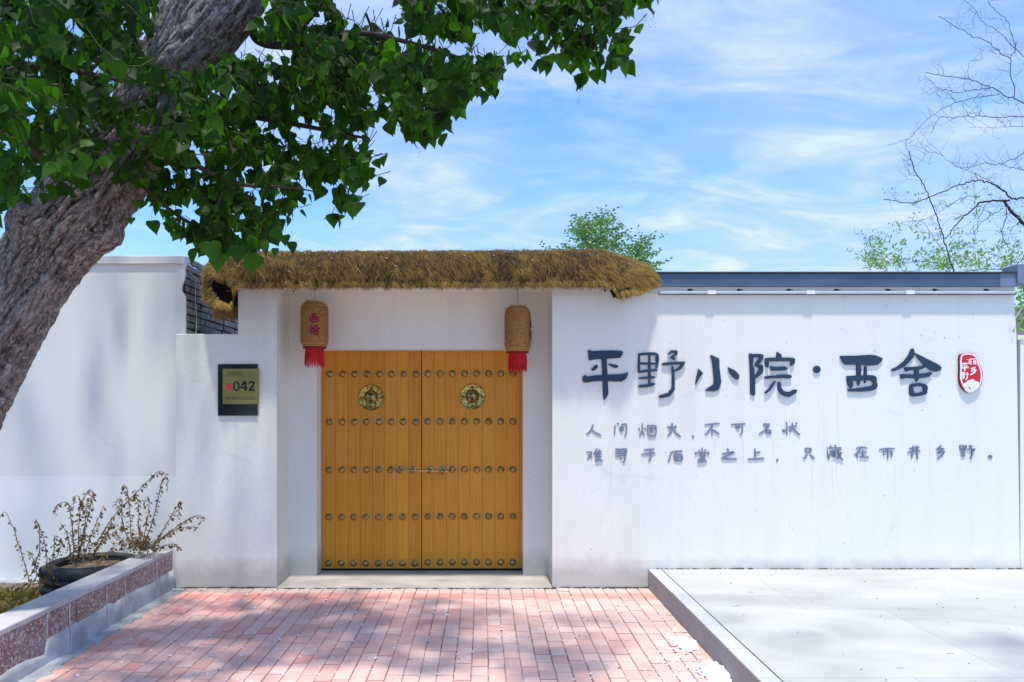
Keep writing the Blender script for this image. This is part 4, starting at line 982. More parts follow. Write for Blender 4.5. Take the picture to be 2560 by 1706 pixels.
for i in range(60):
    tuft(b, (random.uniform(1.6, 4.5), random.uniform(3.6, 6.2), .164), random.uniform(.002, .005), .7)
tag(b.obj('catkin_fluff', M_COTTON), kind='stuff')
b = MB()
for i in range(64):
    x = random.uniform(1.6, 4.8); y = random.uniform(3.5, 6.2); s_ = random.uniform(.001, .0026)
    b.box(x-s_*1.5, x+s_*1.5, y-s_, y+s_, .163, .163+s_*1.4)
for i in range(90):
    x = random.uniform(-2.4, 1.4); y = random.uniform(3.5, 6.2); s_ = random.uniform(.0012, .0035); b.box(x-s_*1.5, x+s_*1.5, y-s_, y+s_, 0, s_*1.2)
for i in range(22):
    x = random.uniform(-2, 4.6); y = random.uniform(3.7, 6.1); z = .165 if x > 1.56 else .002; a = random.uniform(0, 6.28); l = random.uniform(.03, .07)
    b.tube([(x, y, z), (x+l*.5*math.cos(a), y+l*.5*math.sin(a)+.004, z+.001), (x+l*math.cos(a), y+l*math.sin(a), z)], .0009, 4)
tag(b.obj('seed_litter', plain('brown_seed', (.07, .05, .03), .9)), kind='stuff')
def pile(cx, cy, rx, ry, h, label, seed):
    e = empty('fluff_pile', (cx, cy, 0), label, 'fluff pile', 'white fluff piles by the kerb'); b = MB(); n = 46; vs = []; fs = []
    for i in range(n+1):
        for j in range(n+1):
            u, v = i/n*2-1, j/n*2-1; r = math.hypot(u, v); ed = .74+.42*noise.noise(Vector((u*1.6, v*1.6, seed)))+.30*noise.noise(Vector((u*5, v*5, seed)))
            t = max(0, 1-(r/ed)**2); z = h*t**.45*(1+.5*noise.noise(Vector((u*4, v*4, seed))))+.006*noise.noise(Vector((u*14, v*14, seed)))
            vs.append((min(1.4305, cx+u*rx), cy+v*ry, z if t > 0 else -.012))
    for i in range(n):
        for j in range(n): a = i*(n+1)+j; fs.append((a, a+n+1, a+n+2, a+1))
    b.add(vs, fs); b.obj('heap', M_COTTON, e, True)
    b = MB()
    for k in range(70):
        a = random.uniform(0, 6.28); r = random.uniform(.5, 1.05); x = min(1.42, cx+rx*.8*r*math.cos(a)); y = cy+ry*.8*r*math.sin(a); tuft(b, (x, y, .004+.5*h*max(0, 1-r)), random.uniform(.006, .014), .8, 9)
    for k in range(320):
        u, v = random.uniform(-.8, .8), random.uniform(-.8, .8); r = math.hypot(u, v)
        if r > .85 or cx+u*rx > 1.425: continue
        tuft(b, (cx+u*rx, cy+v*ry, h*max(0, 1-(r/.8)**2)**.45*(1+.5*noise.noise(Vector((u*4, v*4, seed))))-.004), random.uniform(.005, .011), .9, 7)
    tag(b.obj('tufts', M_COTTON, e), kind='stuff')
pile(1.335, 4.76, .095, .17, .028, 'elongated drift of white fluff at the kerb, farther one', 1.7)
pile(1.37, 4.26, .125, .20, .035, 'bigger drift of white fluff at the kerb, nearest the camera', 6.1)
b = MB()
for i in range(70):
    x = rnd.uniform(TX[0]+.3, TX[-1]-.2); v = rnd.uniform(.0, 1.0); p = hood(x, v)+Vector((0, -.022, .012)); tuft(b, p, rnd.uniform(.003, .009), .6)
tag(b.obj('fluff_tufts', M_COTTON, th), kind='stuff')

# ------------------------------------------------------------------ dried plants
fa = lambda x, y: (x/4.612, 1160+y/4.612); fb = lambda x, y: (230+x/6.031, 1160+y/6.031)
def dried(name, label, stems, conv, Yb, dens=1.0, bush=None):
    base = P(*conv(*stems[0][-1]), Yb); e = empty(name, (base.x, base.y, .04), label, 'plant', 'withered plants in the bed')
    sb = []; lm = MB()
    for s_ in stems:
        Y = Yb+random.uniform(-.12, .12); pts = [P(*conv(*p), Y) for p in s_]
        # refine
        fine = []
        for i in range(len(pts)-1):
            k = 6
            p0 = pts[max(i-1, 0)]; p1 = pts[i]; p2 = pts[i+1]; p3 = pts[min(i+2, len(pts)-1)]
            for j in range(k):
                t = j/k; fine.append(.5*((2*p1)+(-p0+p2)*t+(2*p0-5*p1+4*p2-p3)*t*t+(-p0+3*p1-3*p2+p3)*t*t*t))
        fine.append(pts[-1]); n = len(fine)
        for i in range(n): fine[i] = fine[i]+Vector((0, .05*math.sin(i/n*3)*random.choice((1,)), 0))
        b = MB(); b.tube(fine, [.0018+.0028*i/n for i in range(n)], 5, random.random()); b.obj('stem', M_DRYS, e)
        for i in range(n-1):
            seg = (fine[i+1]-fine[i]).length
            for k in range(int(seg*dens*(78+50*noise.noise(Vector((i*.5, s_[0][0], 0)))) + random.random())):
                p = fine[i].lerp(fine[i+1], random.random()); l = random.uniform(.018, .044); a = random.uniform(0, 6.28)
                d = Vector((math.cos(a)*.7, math.sin(a)*.5, -random.uniform(.2, 1.1))).normalized(); s2 = d.cross(Vector((random.uniform(-1, 1), random.uniform(-1, 1), .3))).normalized()*l*.26
                q0 = p+d*.005; mid = q0+d*l*.5; up = s2.cross(d)*.6
                lm.add([q0, mid+s2+up, q0+d*l, mid-s2+up, mid], [(0, 1, 4), (1, 2, 4), (2, 3, 4), (3, 0, 4)], random.random())
    if bush:
        for (bx_, by_, rx, ry, n) in bush:
            for i in range(n):
                p = P(*conv(random.gauss(bx_, rx), random.gauss(by_, ry)), Yb+random.uniform(-.12, .12)); l = random.uniform(.012, .035); d = Vector((random.uniform(-1, 1), random.uniform(-1, 1), random.uniform(-1, .5))).normalized(); s2 = d.cross(Vector((.2, .5, 1))).normalized()*l*.28
                lm.add([p, p+d*l*.5+s2, p+d*l, p+d*l*.5-s2], [(0, 1, 2, 3)], random.random())
    tag(lm.obj('withered_leaves', M_DRYL, e), kind='stuff')
dried('dried_weed', 'sparse withered stem leaning left at the picture edge, furthest from the tyre', [[(-10, 640), (0, 600), (15, 562), (45, 590), (70, 670), (120, 780), (150, 900), (200, 1020), (240, 1130), (300, 1290), (330, 1370)]], fa, 5.85, .75)
dried('dried_weed', 'short withered stems standing in the soil left of the tyre', [[(300, 1000), (325, 1060), (350, 1150), (380, 1250), (395, 1350)], [(415, 640), (425, 760), (415, 900), (410, 1020), (385, 1130), (375, 1250)], [(410, 650), (445, 760), (470, 880), (480, 1000), (500, 1120), (490, 1300), (480, 1400)], [(620, 820), (600, 900), (580, 1000), (570, 1120), (560, 1250)]], fa, 5.5, 1.0, [(430, 1370, 90, 40, 120), (600, 1300, 50, 60, 60)])
dried('dried_plant', 'tall withered plant with drooping stems growing in the tyre', [
 [(640, 590), (630, 500), (680, 455), (745, 455), (765, 520), (775, 620), (795, 740), (810, 860), (830, 1000), (820, 1130)], [(700, 690), (730, 800), (760, 940), (800, 1130)], [(850, 520), (830, 400), (870, 380), (885, 450), (880, 600), (870, 760), (880, 920), (880, 1120)],
 [(1060, 420), (1045, 340), (1010, 305), (970, 330), (930, 420), (925, 500)], [(1045, 350), (1030, 460), (1000, 560), (960, 700), (930, 850), (905, 1000), (900, 1130)], [(1000, 460), (985, 450), (960, 560), (940, 700), (915, 880), (890, 1100)],
 [(1198, 480), (1110, 640), (1050, 760), (990, 900), (960, 1010), (940, 1120)], [(1340, 690), (1250, 740), (1180, 830), (1120, 930), (1060, 1050), (1020, 1120)], [(700, 850), (660, 960), (625, 1100)], [(985, 980), (1005, 1050), (1010, 1110)]], fa, 5.85, 1.2, [(830, 1090, 60, 40, 60), (1100, 950, 30, 60, 60)])
dried('dried_plant', 'spreading withered bush beside the wall corner, behind the planter cap', [
 [(1140, 360), (1115, 320), (1120, 240), (1080, 215), (1030, 240), (1000, 330), (980, 430), (945, 600), (900, 800), (860, 950), (810, 1120), (790, 1280)],
 [(1110, 200), (1080, 140), (990, 115), (900, 180), (780, 290), (650, 420), (520, 550), (420, 650), (330, 760), (240, 880), (130, 1070), (40, 1240)],
 [(480, 440), (430, 380), (450, 335), (490, 370), (500, 480), (510, 620), (530, 800), (540, 960), (560, 1100), (640, 1200), (720, 1300)],
 [(650, 390), (650, 500), (665, 650), (665, 800), (660, 950), (690, 1080), (730, 1280)], [(790, 640), (785, 540), (810, 505), (828, 560), (815, 680), (800, 820), (780, 960), (760, 1120), (750, 1280)],
 [(360, 700), (355, 560), (385, 530), (410, 570), (400, 700), (410, 850), (450, 1000), (520, 1120), (640, 1250)],
 [(1290, 820), (1300, 700), (1335, 600), (1300, 575), (1240, 660), (1160, 800), (1080, 930), (1020, 1060), (930, 1190), (860, 1300)],
 [(1650, 890), (1620, 790), (1500, 805), (1400, 860), (1280, 930), (1180, 1010), (1080, 1080), (980, 1170), (890, 1290)], [(1610, 965), (1480, 955), (1350, 975), (1240, 1000), (1120, 1070), (1010, 1160)],
 [(520, 940), (430, 960), (330, 1010), (240, 1080), (120, 1180), (20, 1320)], [(1330, 1300), (1240, 1230), (1140, 1230), (1040, 1260), (940, 1290)], [(320, 1030), (360, 1130), (400, 1240), (430, 1300)], [(350, 1250), (230, 1330), (120, 1420), (40, 1510)]], fb, 5.95, 1.15,
 [(620, 1200, 130, 60, 420), (760, 1230, 80, 70, 260), (930, 1250, 90, 40, 120), (200, 1080, 50, 60, 60)])

# ------------------------------------------------------------------ poplar tree
tree = empty('poplar_tree', (-3.6, 4.2, 0), 'big leaning poplar with rough bark and dense dark green leaves over the gate', 'tree')
YT = 4.2
def bark(name, axis, res_a, res_l, seed, amp=1.0, knots=()):
    ctr = [Vector(a[0]) for a in axis]; rad = [a[1] for a in axis]
    L_ = [0]
    for i in range(1, len(ctr)): L_.append(L_[-1]+(ctr[i]-ctr[i-1]).length)
    tot = L_[-1]; nl = max(4, int(tot/res_l)); na = res_a; V = np.zeros(((nl+1)*na, 3)); T = np.zeros((nl+1)*na); UV = np.zeros(((nl+1)*na, 2))
    s = np.linspace(0, tot, nl+1)
    cx = [np.interp(s, L_, [c[d] for c in ctr]) for d in range(3)]; k = max(1, int(.25/res_l))
    def sm(a):
        pad = np.concatenate([2*a[0]-a[k:0:-1], a, 2*a[-1]-a[-2:-k-2:-1]]); ker = np.hanning(2*k+1); return np.convolve(pad, ker/ker.sum(), 'valid')
    cx = [sm(a) if nl > 2*k+2 else a for a in cx]; rr = np.interp(s, L_, rad); rr = sm(rr) if nl > 2*k+2 else rr
    prev = Vector((0, 1, 0))
    for i in range(nl+1):
        c = Vector((cx[0][i], cx[1][i], cx[2][i])); j = min(i+1, nl); h = max(i-1, 0); t = Vector((cx[0][j]-cx[0][h], cx[1][j]-cx[1][h], cx[2][j]-cx[2][h])).normalized()
        a = (prev-t*prev.dot(t)).normalized(); prev = a; bb = t.cross(a); R0 = rr[i]
        for q_ in range(na):
            an = q_/na*2*math.pi; dx_, dy_ = math.cos(an), math.sin(an); d = a*dx_+bb*dy_
            u = Vector((dx_*R0*11, dy_*R0*11, s[i]*2.2+seed)); lump = noise.noise(Vector((dx_*R0*3, dy_*R0*3, s[i]*1.6+seed)))
            wv = noise.noise(u*.9+Vector((5, 0, 0)))*1.3; wv2 = noise.noise(u*1.1+Vector((0, 9, 0)))*1.3
            f1 = abs(noise.noise(Vector((u.x*1.5+wv, u.y*1.5+wv2, u.z*.9)))); f2 = abs(noise.noise(Vector((u.x*3.4+wv, u.y*3.4, u.z*2.4+wv2)))); fin = noise.noise(Vector((u.x*6, u.y*6, u.z*9)))
            cr = min(1, f1*3.2)*.65+min(1, f2*3.4)*.35
            r = R0*(1+.10*lump)+amp*(.040*cr-.022+.009*fin)
            p = c+d*r
            for kp, kr, kh in knots:
                dd = (p-kp).length
                if dd < kr: r += kh*(1-(dd/kr)**2)**2
            V[i*na+q_] = c+d*r; T[i*na+q_] = min(1, max(0, -.08+.95*cr+.35*fin)); UV[i*na+q_] = (q_/na, s[i])
    idx = np.arange((nl+1)*na).reshape(nl+1, na); a_ = idx[:-1]; b_ = idx[1:]
    Fq = np.stack([a_, np.roll(a_, -1, 1), np.roll(b_, -1, 1), b_], -1).reshape(-1, 4)
    o = np_mesh(name, V, Fq, M_BARK, T, True, tree); me = o.data
    vi = np.empty(len(me.loops), dtype=np.int32); me.loops.foreach_get('vertex_index', vi); circ = 2*math.pi*float(np.mean(rad))
    uvl = UV[vi]*np.array([circ, 1.0]); me.uv_layers.new(name='bark_uv').data.foreach_set('uv', uvl.astype(np.float32).ravel()); return o
def tp(x, y, Y=YT): return P(x*D, y*D, Y)
pxm = F/YT
trunk_axis = [(Vector((-4.0, YT-.1, -.3)), .40), (tp(-330, 1500), .34), (tp(-190, 1180), .30), (tp(-116, 960), .235), (tp(-24, 800), .218), (tp(40, 690), .210), (tp(94, 600), .204), (tp(146, 530), .220), (tp(196, 470), .225), (tp(255, 400), .205), (tp(318, 305), .185), (tp(380, 205), .190), (tp(428, 110), .198), (tp(480, 0), .205), (tp(560, -200), .22), (tp(640, -450), .19), (tp(700, -800), .13)]
knots = [(tp(262, 555, YT-.08), .21, .10), (tp(66, 515, YT-.16), .17, .09), (tp(240, 530, YT-.2), .10, .03)]
bark('trunk', trunk_axis, 300, .0095, 3.0, .95, knots)
bark('limb', [(tp(360, 235, YT-.02), .12), (tp(430, 130, YT-.12), .13), (tp(505, 60, YT-.16), .135), (tp(570, -40, YT-.18), .13), (tp(680, -300, YT-.2), .11), (tp(800, -600, YT-.3), .08)], 90, .013, 9.0, .8)
bb_ = MB()
def branch(pts, r0, r1, name='branch'):
    b = MB(); P3 = []
    for i in range(len(pts)-1):
        p0 = pts[max(i-1, 0)]; p1 = pts[i]; p2 = pts[i+1]; p3 = pts[min(i+2, len(pts)-1)]
        for j in range(5):
            t = j/5; P3.append(.5*((2*p1)+(-p0+p2)*t+(2*p0-5*p1+4*p2-p3)*t*t+(-p0+3*p1-3*p2+p3)*t*t*t))
    P3.append(pts[-1]); n = len(P3); b.tube(P3, [r0+(r1-r0)*i/(n-1) for i in range(n)], 8, .5); return b.obj(name, M_TWIG, tree, True)
branch([tp(570, 20), tp(583, 78), tp(605, 98), tp(640, 105), tp(690, 108, 4.1)], .035, .018)
branch([tp(660, 108), tp(720, 96, 4.0), tp(780, 78, 3.95), tp(850, 78, 3.9), tp(930, 96, 3.9), tp(1010, 118, 3.85), tp(1060, 135, 3.8)], .020, .008)
branch([tp(745, -20, 4), tp(735, 15, 4), tp(700, 60, 4), tp(690, 90, 4.05)], .014, .009)
branch([tp(1275, -20, 3.7), tp(1262, 20, 3.7), tp(1262, 70, 3.7), tp(1290, 98, 3.7), tp(1330, 104, 3.7), tp(1360, 85, 3.7)], .009, .005)
branch([tp(840, 30, 3.9), tp(855, 70, 3.95), tp(862, 110, 3.9), tp(850, 150, 3.9), tp(845, 165, 3.9)], .008, .004)
branch([tp(775, 85, 3.95), tp(765, 130, 3.9), tp(755, 165, 3.9)], .007, .004)
branch([tp(945, 92, 3.9), tp(930, 130, 3.85), tp(918, 170, 3.85)], .006, .003)
branch([tp(330, 300, 4.0), tp(450, 380, 3.8), tp(560, 425, 3.8), tp(660, 430, 3.9), tp(720, 440, 4.0)], .018, .003)
branch([tp(370, 210, 4.1), tp(520, 255, 4.3), tp(700, 290, 4.4), tp(850, 320, 4.4)], .03, .006)
branch([tp(300, 400, 4.1), tp(400, 490, 4.3), tp(500, 545, 4.4), tp(600, 570, 4.4)], .014, .004)
branch([tp(200, 470, 4.2), tp(60, 330, 3.8), tp(-60, 260, 3.6)], .04, .02)
branch([tp(-40, 180, 3.6), tp(100, 150, 3.5), tp(250, 180, 3.4), tp(360, 190, 3.5)], .02, .006)
branch([tp(700, -420, 4.0), tp(900, -160, 3.9), tp(1150, -60, 3.8), tp(1400, -30, 3.7), tp(1560, -40, 3.7)], .05, .012)

# leaf templates: deltoid poplar leaf hanging from its stalk (origin at stalk end), tip towards -Z
prof_t = [(0, .02), (-.02, .17), (.02, .32), (.10, .435), (.20, .48), (.30, .475), (.40, .43), (.50, .36), (.60, .275), (.70, .19), (.79, .115), (.88, .055), (1.0, .0)]
def leaf_geo(detail=True):
    pr = []
    for i, (t, w) in enumerate(prof_t):
        if not detail and i in (2, 5, 7, 9, 11): continue
        pr.append((t, w))
    V = []; Fq = []
    k = len(pr)
    for t, w in pr: V.append((0, -.03*math.sin(t*2.5), -t))
    for sgn in (-1, 1):
        b0 = len(V)
        for i, (t, w) in enumerate(pr):
            ser = 1+(.045 if i % 2 else -.03) if detail else 1
            V.append((sgn*w*ser*.98, .26*w-.03*math.sin(t*2.5), -t + .02*(w > .3)))
        for i in range(k-1):
            Fq.append((i, i+1, b0+i+1, b0+i) if sgn < 0 else (i, b0+i, b0+i+1, i+1))
    return np.array(V), np.array(Fq)
LV_, LF_ = leaf_geo(True); LVs, LFs = leaf_geo(False)
leaf_meshes = []
for k in range(12):
    V = LV_.copy(); bend = random.uniform(-.25, .35); V[:, 1] += bend*(V[:, 2]**2)*.5; V[:, 0] *= random.uniform(.9, 1.1)
    o = np_mesh('leaf_template', V, LF_, M_LEAF, np.full(len(LF_), random.random() if k < 9 else 1.0), True); leaf_meshes.append(o.data); bpy.data.objects.remove(o)

# foliage masses in view (small-view pixel outlines), with distance range and number of shoots
masses = [
 ([(-60,-60),(330,-60),(345,20),(310,120),(330,165),(430,185),(545,150),(560,215),(520,300),(470,360),(380,400),(230,440),(150,425),(60,470),(20,540),(-60,560)], 3.25, 5.0, 450),
 ([(-60,60),(150,60),(300,150),(300,330),(200,390),(80,430),(-60,430)], 2.9, 3.6, 60),
 ([(300,350),(420,330),(520,300),(640,360),(690,440),(690,500),(640,570),(590,600),(500,590),(430,560),(360,500),(330,440)], 3.7, 5.2, 190),
 ([(480,200),(570,150),(700,200),(840,190),(860,280),(820,330),(855,400),(840,440),(830,500),(770,500),(700,420),(600,380),(500,300)], 3.6, 5.2, 230),
 ([(600,40),(700,100),(760,110),(900,120),(960,150),(1060,120),(1150,150),(1130,210),(1070,250),(1040,310),(1000,350),(940,330),(880,280),(880,230),(800,250),(720,240),(640,180)], 3.5, 5.0, 260),
 ([(620,-40),(760,-40),(770,40),(790,80),(880,100),(880,180),(780,200),(660,180),(620,100),(650,50)], 3.6, 4.8, 120),
 ([(890,-60),(1200,-60),(1220,40),(1200,90),(1150,110),(1060,100),(980,80),(920,60)], 3.4, 4.6, 170),
 ([(1180,-60),(1560,-60),(1520,-10),(1430,20),(1400,60),(1330,60),(1230,50)], 3.3, 4.4, 130),
 ([(1250,40),(1380,40),(1420,90),(1440,150),(1400,170),(1340,190),(1300,200),(1250,150),(1240,100)], 3.4, 3.9, 46),
 ([(430,480),(560,470),(640,530),(640,580),(600,590),(560,600),(500,600),(450,560)], 3.8, 4.6, 40),
]
shoots = []
for poly, y0, y1, n in masses:
    n = int(n*(1.0 if poly[0][0] < 0 else .9))
    xs = [p[0] for p in poly]; ys = [p[1] for p in poly]; c = 0
    while c < n:
        x = random.uniform(min(xs), max(xs)); y = random.uniform(min(ys), max(ys))
        if not inpoly(x, y, poly): continue
        if noise.noise(Vector((x*.019, y*.019, 5))) < (-.16 if poly[0][0] < 0 else -.04): c += .55; continue
        # light gaps showing the sky
        if any((x-gx)**2+(y-gy)**2 < gr*gr for gx, gy, gr in ((285, 35, 22), (560, 235, 20), (640, 330, 22), (840, 60, 35), (1000, 110, 18), (560, 440, 14), (610, 40, 25))): c += .3; continue
        Y = random.uniform(y0, y1)
        # keep the bark of the lower trunk clear
        shoots.append((tp(x, y-26, Y), 1.0)); c += 1
# the rest of the crown, above and behind the frame
for i in range(24):  # unseen shoots added to throw dapples on the left pillar
    shoots.append((Vector((random.uniform(-2.8, -1.5), random.uniform(4.85, 5.35), random.uniform(4.9, 5.7))), 1.25))
for i in range(260):
    x = random.gauss(-2.7, 1.8); y = random.gauss(4.5, 1.5); z = random.uniform(4.6, 8.4)
    p = Vector((x, y, z)); pxx = CX+p.x*F/max(.1, p.y); pyy = CY+(H-p.z)*F/max(.1, p.y)
    if p.y > .2 and pyy > -90: continue
    if noise.noise(p*.7) < .02: continue
    shoots.append((p, 1.25))
# unseen shoots close to the left wall, added to shade it
for i in range(260):
    p = Vector((random.uniform(-6.2, -1.9), random.uniform(5.2, 6.0), random.uniform(4.9, 7.6)))
    if noise.noise(p*.9+Vector((3, 0, 0))) < -.02: continue
    shoots.append((p, 1.25))
for i in range(260):  # unseen looser bough to the right, added to dapple the platform
    x = random.uniform(.5, 7.5); y = random.uniform(1.0, 3.2); z = random.uniform(5.8, 7.8)
    p = Vector((x, y, z)); pyy = CY+(H-p.z)*F/max(.1, p.y)
    if p.y > .2 and pyy > -90: continue
    if noise.noise(p*.8+Vector((9, 0, 0))) < .10: continue
    shoots.append((p, 1.5))
# branches feeding the outer crown
for p0, p1 in ((tp(640, -450), Vector((0, 3.6, 7.0))), (tp(640, -450), Vector((-3.4, 3.0, 7.2))), (Vector((0, 3.6, 7.0)), Vector((3.2, 3.4, 7.1))), (Vector((3.2, 3.4, 7.1)), Vector((6.6, 3.2, 7.0))), (tp(560, -200), Vector((-4.4, 3.4, 5.4))), (Vector((-1.9, 4, 5.9)), Vector((-2.0, .8, 6.2)))):
    m_ = (p0+p1)*.5+Vector((0, 0, .25)); branch([p0, m_, p1], .05 if p0.x < 1 else .022, .02)
leaves = []     # (matrix, size, tone)
tw = MB()
def leaf_mat(p, d, face, size):
    z = -d.normalized(); y = (face-z*face.dot(z)); y = y.normalized() if y.length > 1e-3 else z.orthogonal().normalized(); x = y.cross(z)
    M = Matrix(((x.x*size, y.x*size, z.x*size, p.x), (x.y*size, y.y*size, z.y*size, p.y), (x.z*size, y.z*size, z.z*size, p.z), (0, 0, 0, 1))); return M
for c, sc_ in shoots:
    d = Vector((random.uniform(-1, 1), random.uniform(-1, 1), random.uniform(-.7, .35))).normalized(); L_ = random.uniform(.10, .24)
    q0 = c-d*L_*.5; q1 = c+d*L_*.5; mid = c+Vector((random.uniform(-.02, .02), random.uniform(-.02, .02), random.uniform(-.01, .02)))
    if q0.y > 0: tw.tube([q0-d*.08+Vector((0, 0, .04)), q0, mid, q1], [.0026, .0022, .0018, .001], 4, .5, 0, False)
    tone0 = random.gauss(.38, .22)
    for k in range(random.randint(5, 9)):
        t = k/8; b0 = q0.lerp(q1, min(1, t*random.uniform(.8, 1.1))); pet = Vector((random.uniform(-1, 1), random.uniform(-1, 1), random.uniform(-.9, .5))).normalized()
        pl_ = random.uniform(.025, .055); e_ = b0+pet*pl_
        if q0.y > 2.5 and sc_ < 1.1: tw.tube([b0, b0+pet*pl_*.55+Vector((0, 0, .006)), e_], .0009, 3, .8, 0, False)
        dd = Vector((random.gauss(0, .5), random.gauss(0, .5), -1)).normalized(); a = random.uniform(0, 6.283)
        face = Vector((math.cos(a), math.sin(a), random.uniform(-.5, .9)))
        if random.random() < .16: face = Vector((random.uniform(-.5, .5), -1, .2))
        size = random.triangular(.042, .105, .062)*(sc_ if sc_ > 1.2 else 1)
        leaves.append((leaf_mat(e_, dd, face, size), size, min(1, max(0, tone0+random.gauss(0, .18)+(.35 if random.random() < .06 else 0)))))
# hanging leaves in front of the straw
for (x, y, s_, tn_) in ((585, 588, .128, 1.0), (545, 570, .115, .7), (520, 583, .095, .8), (497, 596, .10, .75), (480, 560, .13, .3), (448, 575, .11, .4), (668, 560, .08, .4), (634, 575, .06, .5), (348, 512, .095, .9), (392, 505, .07, .8), (300, 505, .06, .5), (455, 560, .075, .7), (640, 520, .07, .4), (655, 545, .08, .5), (610, 560, .06, .8), (565, 605, .06, .5), (808, 470, .10, .5), (830, 470, .09, .6), (1440, 150, .10, .5), (1425, 110, .09, .5), (1548, -30, .09, .5)):
    p = tp(x, y-4, random.uniform(3.7, 4.0)); leaves.append((leaf_mat(p, Vector((random.gauss(0, .3), random.gauss(0, .2), -1)), Vector((random.uniform(-.8, .8), -1, random.uniform(0, .6))), s_*.9), s_+.05, tn_))
    tw.tube([p, p+Vector((.004, 0, .06))], .001, 4, .9, 0, False)
scored = []
for i, (M, s_, t_) in enumerate(leaves):
    p = M.translation
    if p.y < .5: continue
    px = CX+p.x*F/p.y; py = CY+(H-p.z)*F/p.y
    if -20 < px < 2580 and -60 < py < 1300: scored.append((s_/p.y*1000 + (60 if s_ > .13 else 0) - (8 if p.y > 3.9 else 0), i))
scored.sort(reverse=True); single = set(i for _, i in scored[:300])
Vb = []; Fb = []; Tb = []; nb = 0
for i, (M, s_, t_) in enumerate(leaves):
    if i in single:
        k = min(8, int(t_*9)); o = link_mesh('leaf', leaf_meshes[i % 12] if t_ < .95 else leaf_meshes[9+i % 3], tree)
        M2 = M.copy(); M2.translation = M.translation-wloc(tree); o.matrix_local = M2
    else:
        m3 = np.array(M)[:3, :3]; V = LVs.copy(); V[:, 1] += random.uniform(-.25, .35)*(V[:, 2]**2)*.5
        V = V @ m3.T + np.array(M.translation); Vb.append(V); Fb.append(LFs+nb); nb += len(V); Tb.append(np.full(len(LFs), t_))
np_mesh('foliage', np.concatenate(Vb), np.concatenate(Fb), M_LEAF, np.concatenate(Tb), True, tree)['kind'] = 'stuff'
tag(tw.obj('twigs', plain('green_twig', (.035, .05, .015), .8), tree), kind='stuff')
# catkin strings: small dark beads
b = MB()
for (x, y) in ((1190, 60), (1280, 60), (1300, 45), (480, 575), (968, 362*.9), (755, 520*.93), (1330, 200), (1480, 20), (1500, 25), (1010, 140), (860, 145)):
    p = tp(x, y, 3.85)
    for k in range(16): tuft(b, p+Vector((random.gauss(0, .008), random.gauss(0, .008), -k*.006)), .0028, 1, 5)
tag(b.obj('catkins', plain('catkin', (.10, .12, .04), .8), tree), kind='stuff')
print('leaves', len(leaves))

